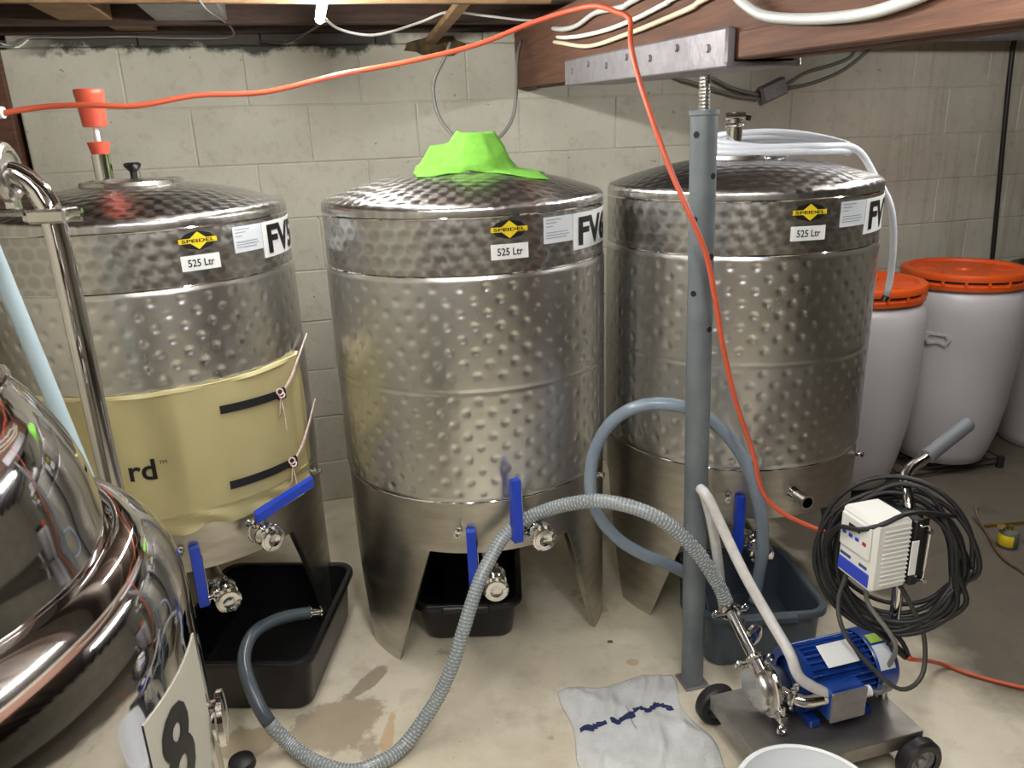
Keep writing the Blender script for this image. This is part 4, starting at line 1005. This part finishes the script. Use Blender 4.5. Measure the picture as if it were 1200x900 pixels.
# ================================================================== FLOOR THINGS
def towel():
    """worn towel thrown flat on the floor with wrinkles"""
    o = [on_z(656, 813, .0), on_z(778, 792, .0), on_z(852, 900, .0), on_z(690, 930, .0)]
    nx, ny = 60, 56; P = []
    top = []
    for j in range(ny + 1):
        for i in range(nx + 1):
            u, v = i / nx, j / ny
            p = (o[0] * (1 - u) + o[1] * u) * (1 - v) + (o[3] * (1 - u) + o[2] * u) * v
            e = min(u, 1 - u, v, 1 - v)
            p = p + Vector((.012 * math.sin(v * 9 + 1) * (u if u > .5 else -.6 * (1 - u)), .010 * math.sin(u * 11) * (1 - v), 0))
            if u > .35 and v < .3: p += Vector((.02, .012, 0)) * (u - .35) * (1 - v / .3)
            z = .006 + .006 * (1 + math.sin(u * 13 + 4 * v)) * .5 + .008 * max(0, math.sin(u * 7 - v * 9 + 1)) ** 3 + .010 * max(0, math.sin(v * 6 + u * 16)) ** 6 + .004 * math.sin(u * 37 + v * 23)
            z += .018 * math.exp(-((u - .62 - .35 * (.4 - v)) / .03) ** 2) * max(0, 1 - v * 2)
            z *= min(1, .35 + e * 8)
            top.append(Vector((p.x, p.y, max(.004, z))))
    k = nx + 1
    def sub(rows, dz):
        vs = [top[j * k + i] + Vector((0, 0, dz)) for j in rows for i in range(k)]
        return vs
    full_f = [(j * k + i, j * k + i + 1, (j + 1) * k + i + 1, (j + 1) * k + i) for j in range(ny) for i in range(nx)]
    m = MB(); n = len(top); m.v = [tuple(t) for t in top] + [(t.x, t.y, max(.0005, t.z - .0035)) for t in top]
    m.f = full_f + [tuple(n + a for a in f[::-1]) for f in full_f]
    for i in range(nx): m.f += [(i, i + 1, n + i + 1, n + i), (ny * k + i, ny * k + i + 1, n + ny * k + i + 1, n + ny * k + i)]
    for j in range(ny): m.f += [(j * k, (j + 1) * k, n + (j + 1) * k, n + j * k), (j * k + nx, (j + 1) * k + nx, n + (j + 1) * k + nx, n + j * k + nx)]
    s = MB()
    for i in range(3, nx - 5):
        if 17 <= i <= 18: continue
        jc = 24 - .085 * i + (1.3 * math.sin(i * .5) if i > 33 else (1.2 if i < 10 else 0)); j = int(jc)
        vs = []
        for jj in (j, j + 1, j + 2, j + 3): vs += [top[jj * k + i] + Vector((0, 0, .0014)), top[jj * k + i + 1] + Vector((0, 0, .0014))]
        s.add(vs, [(0, 1, 3, 2), (2, 3, 5, 4), (4, 5, 7, 6)])
    return m, s
mt, st = towel(); c = on_z(745, 850, 0)
tw_ = thing('floor_towel', 'crumpled white towel with a navy stripe on the floor by the pump trolley', 'towel', (c.x, c.y, 0))
mt.build('towel_cloth', TOWEL, tw_, 180); st.build('stripe', TOWEL_BLUE, tw_, 180)
# white bucket, its rim just in view
bc = Vector((.572, 1.205, 0))
bk = thing('white_bucket', 'white plastic bucket beside the pump trolley', 'bucket', bc)
m = MB(); m.spin([(0, .002), (.118, .002), (.122, .006), (.146, .236), (.1425, .236), (.118, .010), (0, .008)], bc, n=64); m.build('body', WHITE_PL, bk)
m = MB(); m.spin([(.143, .228), (.152, .228), (.154, .234), (.152, .242), (.147, .245), (.142, .242), (.142, .236)], bc, n=64); m.build('rim', WHITE_PL, bk)
m = MB(); m.tube([bc + Vector((.156 * math.cos(R_(a)), .156 * math.sin(R_(a)) , .215 - .10 * math.sin(R_(a + 180)))) for a in range(180, 361, 10)], .0025, 6); m.build('bail_handle', STEEL, bk)
# brass regulator and tubing at the right
c = on_z(1180, 640, 0)
rg = thing('gas_regulator', 'small yellow-tagged brass regulator lying on the bare floor', 'regulator', (c.x, c.y, 0))
m = MB(); m.spin([(0, .0), (.03, .0), (.034, .006), (.034, .06), (.03, .066), (.012, .07), (0, .07)], Vector((c.x, c.y, 0)), n=28); m.build('body', BRASS_DULL, rg)
m = MB(); m.spin([(.0345, .012), (.0352, .013), (.0352, .055), (.0345, .056)], Vector((c.x, c.y, 0)), (0, 0, 1), 20, 150, 265); m.build('tag', YELLOW, rg)
m = MB(); m.cyl((c.x, c.y, .066), (c.x, c.y, .088), .010, n=12); m.cyl((c.x - .09, c.y + .01, .082), (c.x + .16, c.y + .02, .088), .0075, n=12); m.cyl((c.x - .04, c.y, .076), (c.x - .025, c.y, .092), .013, n=8); m.build('brass_pipe', BRASS, rg)
tb_ = thing('brown_tubing', 'thin brown tubing trailing over the floor by the brass regulator', 'tubing', on_z(1150, 610, 0))
m = MB()
m.tube(catmull([on_z(1144, 596, .05), on_z(1146, 606, .03), on_z(1155, 622, .008), on_z(1172, 650, .008), on_z(1195, 667, .008), on_z(1230, 680, .008), Vector((2.3, 2.5, .008)), Vector((2.8, 2.7, .008))], .02), .006, 8); m.build('tube', COPPER_TUBE, tb_, 180)
m = MB(); q = on_z(1144, 596, .05); m.cyl(q - Vector((0, 0, .012)), q + Vector((0, 0, .010)), .010, n=12); m.build('end_fitting', STEEL_POL, tb_)

# ================================================================== CABLES AND CONDUITS
def cable(name, label, pts, r, mat, cat='cable', n=8, step=.02, group=None):
    m = MB(); m.tube(catmull(pts, step), r, n); return solo(m, name, mat, label, cat, group=group, ang=180)
cordp = [at(-60, 140, 1.72), at(0, 133, 1.75), at(45, 126, 1.78), at(100, 123, 1.80), at(160, 124, 1.84), at(230, 112, 1.9), at(310, 108, 1.95), at(400, 87, 2.0), at(480, 72, 2.05), at(560, 52, 2.08), at(620, 28, 2.08), at(670, 12, 2.05), at(700, 7, 2.0), at(722, 14, 1.97), at(738, 22, 1.95), at(739, 50, 1.92), at(748, 90, 1.88), at(766, 145, 1.82), at(788, 205, 1.78), at(810, 255, 1.755), at(828, 300, 1.75), at(838, 350, 1.75), at(848, 410, 1.76), at(862, 470, 1.77), at(882, 530, 1.78), at(893, 575, 1.78), at(915, 600, 1.77), at(952, 618, 1.76), at(972, 625, 1.75)]
oc = thing('orange_extension_cord', 'orange extension cord hung under the joists and dropping past the steel post', 'cord', at(952, 618, 1.76))
m = MB(); m.tube(catmull(cordp, .02), .0062, 10); m.build('cord', ORANGE_CORD, oc, 180)
e = at(0, 132, 1.75); m = MB(); m.cyl(e + Vector((-.03, 0, .002)), e + Vector((.008, 0, 0)), .016, .012, 14); m.build('connector', WHITE_PL, oc)
oc2 = thing('orange_floor_cord', 'orange cord running over the floor from the black plug', 'cord', on_z(1140, 790, 0))
m = MB(); m.tube(catmull([at(1060, 770, 1.587), at(1072, 773, 1.60), on_z(1100, 777, .03), on_z(1140, 791, .007), on_z(1200, 806, .007), on_z(1260, 815, .007), Vector((1.7, 1.75, .007)), Vector((2.3, 1.95, .007)), Vector((3.2, 1.8, .007))], .02), .0058, 10); m.build('cord', ORANGE_CORD, oc2, 180)
# cables along the ceiling
J = lambda px, py, d: on_plane(px, py, rw(0, d, 0), CD)
cable('white_lamp_cable', 'white cable swagged from the led tube along the joists', [J(378, 20, .75), J(400, 35, .6), J(440, 41, .5), J(490, 27, .39), J(525, 14, .38), J(565, 18, .38), J(620, 24, .36), J(660, 22, .34), J(700, 5, .5)], .0042, WIRE_WHITE)
cable('sill_cable', 'thin grey cable running along the top of the block wall', [J(-20, 52, .08), J(15, 55, .06), J(32, 45, .04), J(90, 44, .03), J(150, 43, .03), J(210, 45, .03), J(268, 44, .03), J(272, 34, .12), J(258, 22, .3), J(243, 12, .5), J(233, 0, .8)], .0035, WIRE_GREY)
cable('white_stub_cable', 'short pale cable bent up at the end of the wall sill', [J(0, 50, .05), J(10, 54, .05), J(22, 55, .04), J(33, 46, .03)], .0035, WIRE_WHITE)
cable('dark_lamp_lead', 'dark lead hanging between the led tube and the tarred wall top', [J(382, 24, .6), J(360, 38, .3), J(335, 50, .08), J(305, 48, .04)], .004, WIRE_DARK)
cable('grey_loop_cable', 'grey cable hanging in a big loop behind the green cloth', [J(528, 50, .35), J(521, 68, .36), J(510, 90, .37), J(508, 112, .38), J(516, 140, .40), J(538, 165, .45), J(562, 172, .5), J(586, 160, .46), J(601, 137, .42), J(605, 105, .38), J(606, 70, .3), J(611, 48, .2)], .0065, WIRE_GREY)
BF = rw(BU0 - .012, 0, 0)
BM = lambda px, py, off=0: on_plane(px, py, rw(BU0 - .010 - off, 0, 0), -CU)
conduit_pts = [
    ('grey_conduit', 'lowest cream cable clipped along the side of the girder', [J(612, 56, .06), J(634, 48, .1), BM(655, 50), BM(690, 54), BM(735, 40), BM(780, 22), BM(812, 8), BM(840, -8), rw(BU0 - .012, 2.4, 1.84), rw(BU0 - .012, 4.6, 1.83)], .0062, WIRE_CREAM),
    ('grey_conduit', 'middle pale cable clipped along the side of the girder', [J(636, 38, .1), BM(660, 44), BM(700, 38), BM(740, 24), BM(780, 4), BM(805, -10), rw(BU0 - .012, 2.4, 1.865), rw(BU0 - .012, 4.6, 1.86)], .0062, WIRE_WHITE),
    ('grey_conduit', 'grey kinked conduit above the cables on the girder', [J(632, 30, .15), BM(656, 34), BM(676, 30), BM(698, 15), BM(730, 8), BM(755, -6), rw(BU0 - .014, 2.4, 1.892), rw(BU0 - .014, 4.6, 1.892)], .0075, CONDUIT)]
for nm, lb, p, r, mt_ in conduit_pts: cable('girder_cable', lb, p, r, mt_, 'cable', group='cables on the girder')
# armoured flexible conduit on the girder
ap = catmull([BM(848, -26, .025), BM(862, -6, .025), BM(874, 6, .025), BM(895, 18, .025), BM(930, 22, .025), BM(975, 21, .025), BM(1020, 15, .025), BM(1062, 2, .025), BM(1090, -10, .025), BM(1120, -26, .025), BM(1145, -44, .025)], .0035)
m = MB(); m.tube(ap, lambda i: .0095 if i % 2 else .0082, 12); solo(m, 'armoured_conduit', CONDUIT, 'ribbed metal conduit drooping along the side of the girder', 'conduit', ang=180)
# junction box on the wall with its cables
jb = on_wall(905, 106, .02)
jt = thing('junction_box', 'small grey junction box on the block wall with four cables', 'box', jb)
jx = (CU * .93 + Vector((0, 0, .36))).normalized(); jz = Vector((0, 0, 1)); jz = (jz - jx * jz.dot(jx)).normalized()
m = MB(); m.box(jb, (.13, .045, .075), .008, (jx, -CD, jz)); m.build('body', ZINC, jt)
m = MB(); m.box(jb + CD * .024, (.115, .006, .062), .002, (jx, -CD, jz)); m.build('cover', ZINC, jt)
Wq = lambda px, py, o_=.02: on_wall(px, py, o_)
for p in ([Wq(888, 111), Wq(860, 104), Wq(830, 90), Wq(800, 82), Wq(770, 76)], [Wq(890, 116), Wq(865, 113), Wq(835, 104), Wq(805, 95), Wq(770, 82)],
          [Wq(922, 99), Wq(945, 85), Wq(975, 76), Wq(998, 66), Wq(1008, 48)], [Wq(924, 103), Wq(950, 98), Wq(985, 84), Wq(1010, 66), Wq(1030, 46)]):
    m = MB(); m.tube(catmull(p, .03), .008, 8); m.build('cable', WIRE_GREY, jt, 180)
# black pipe on the right part of the wall
m = MB(); m.tube(catmull([Wq(1192, 40, .03), Wq(1187, 56, .02), Wq(1178, 140, .02), Wq(1164, 290, .02), Wq(1150, 420, .02)], .05), .011, 10); solo(m, 'black_wall_pipe', RUBBER, 'thin black pipe running down the block wall behind the barrels', 'pipe', ang=180)
# grey pipe and hook under the ceiling at the right
m = MB(); m.cyl(rw(1.02, .22, 1.875), rw(3.2, .42, 1.855), .022, n=16); solo(m, 'ceiling_pipe', ZINC, 'grey steel pipe slung under the joists right of the girder', 'pipe')
hk = J(1136, 22, .3); m = MB(); m.tube(catmull([hk, J(1137, 34, .3), J(1132, 42, .3), J(1124, 44, .3), J(1115, 38, .3)], .01), .006, 8); solo(m, 'pipe_hook', ZINC, 'open grey hook hanging beneath the ceiling pipe', 'hook', ang=180)
# wooden stick jammed between wall top and joist
s0, s1 = J(505, 48, .02), J(548, -4, .60); m = MB(); ax = (s1 - s0).normalized(); sx = ax.cross(Vector((0, 0, 1))).normalized(); m.box((s0 + s1) / 2, (.045, .022, (s1 - s0).length), .003, (sx, ax.cross(sx), ax)); solo(m, 'wooden_brace', PALE_WOOD, 'short pale wooden brace jammed from the wall top to a joist', 'brace')
# ragged gap in the wall top where the brace sits, packed with brown foam
p = on_wall(512, 54, .012); m = MB()
vs = []
for k in range(18):
    a = 2 * math.pi * k / 18; r = 1 + .10 * math.sin(k * 2.7) + .08 * math.sin(k * 5.1); vs.append(p + CU * (.12 * r * math.cos(a)) + Vector((0, 0, .036 * r * math.sin(a))))
m.prism(vs, -CD, .01); solo(m, 'foam_packing', pbr('brown_foam', srgb(92, 76, 44), .9, col2=srgb(40, 34, 28), scale=30, bmp=.8, bscale=60), 'lump of brown packing in the gap at the wall top', 'packing')

c = on_z(284, 898, 0); m = MB(); m.spin([(0, 0), (.034, 0), (.036, .006), (.032, .022), (.020, .028), (0, .029)], Vector((c.x, c.y, 0)), n=24); solo(m, 'rubber_foot', RUBBER, 'black rubber foot on the floor in front of the black tub', 'foot', Vector((c.x, c.y, 0)))
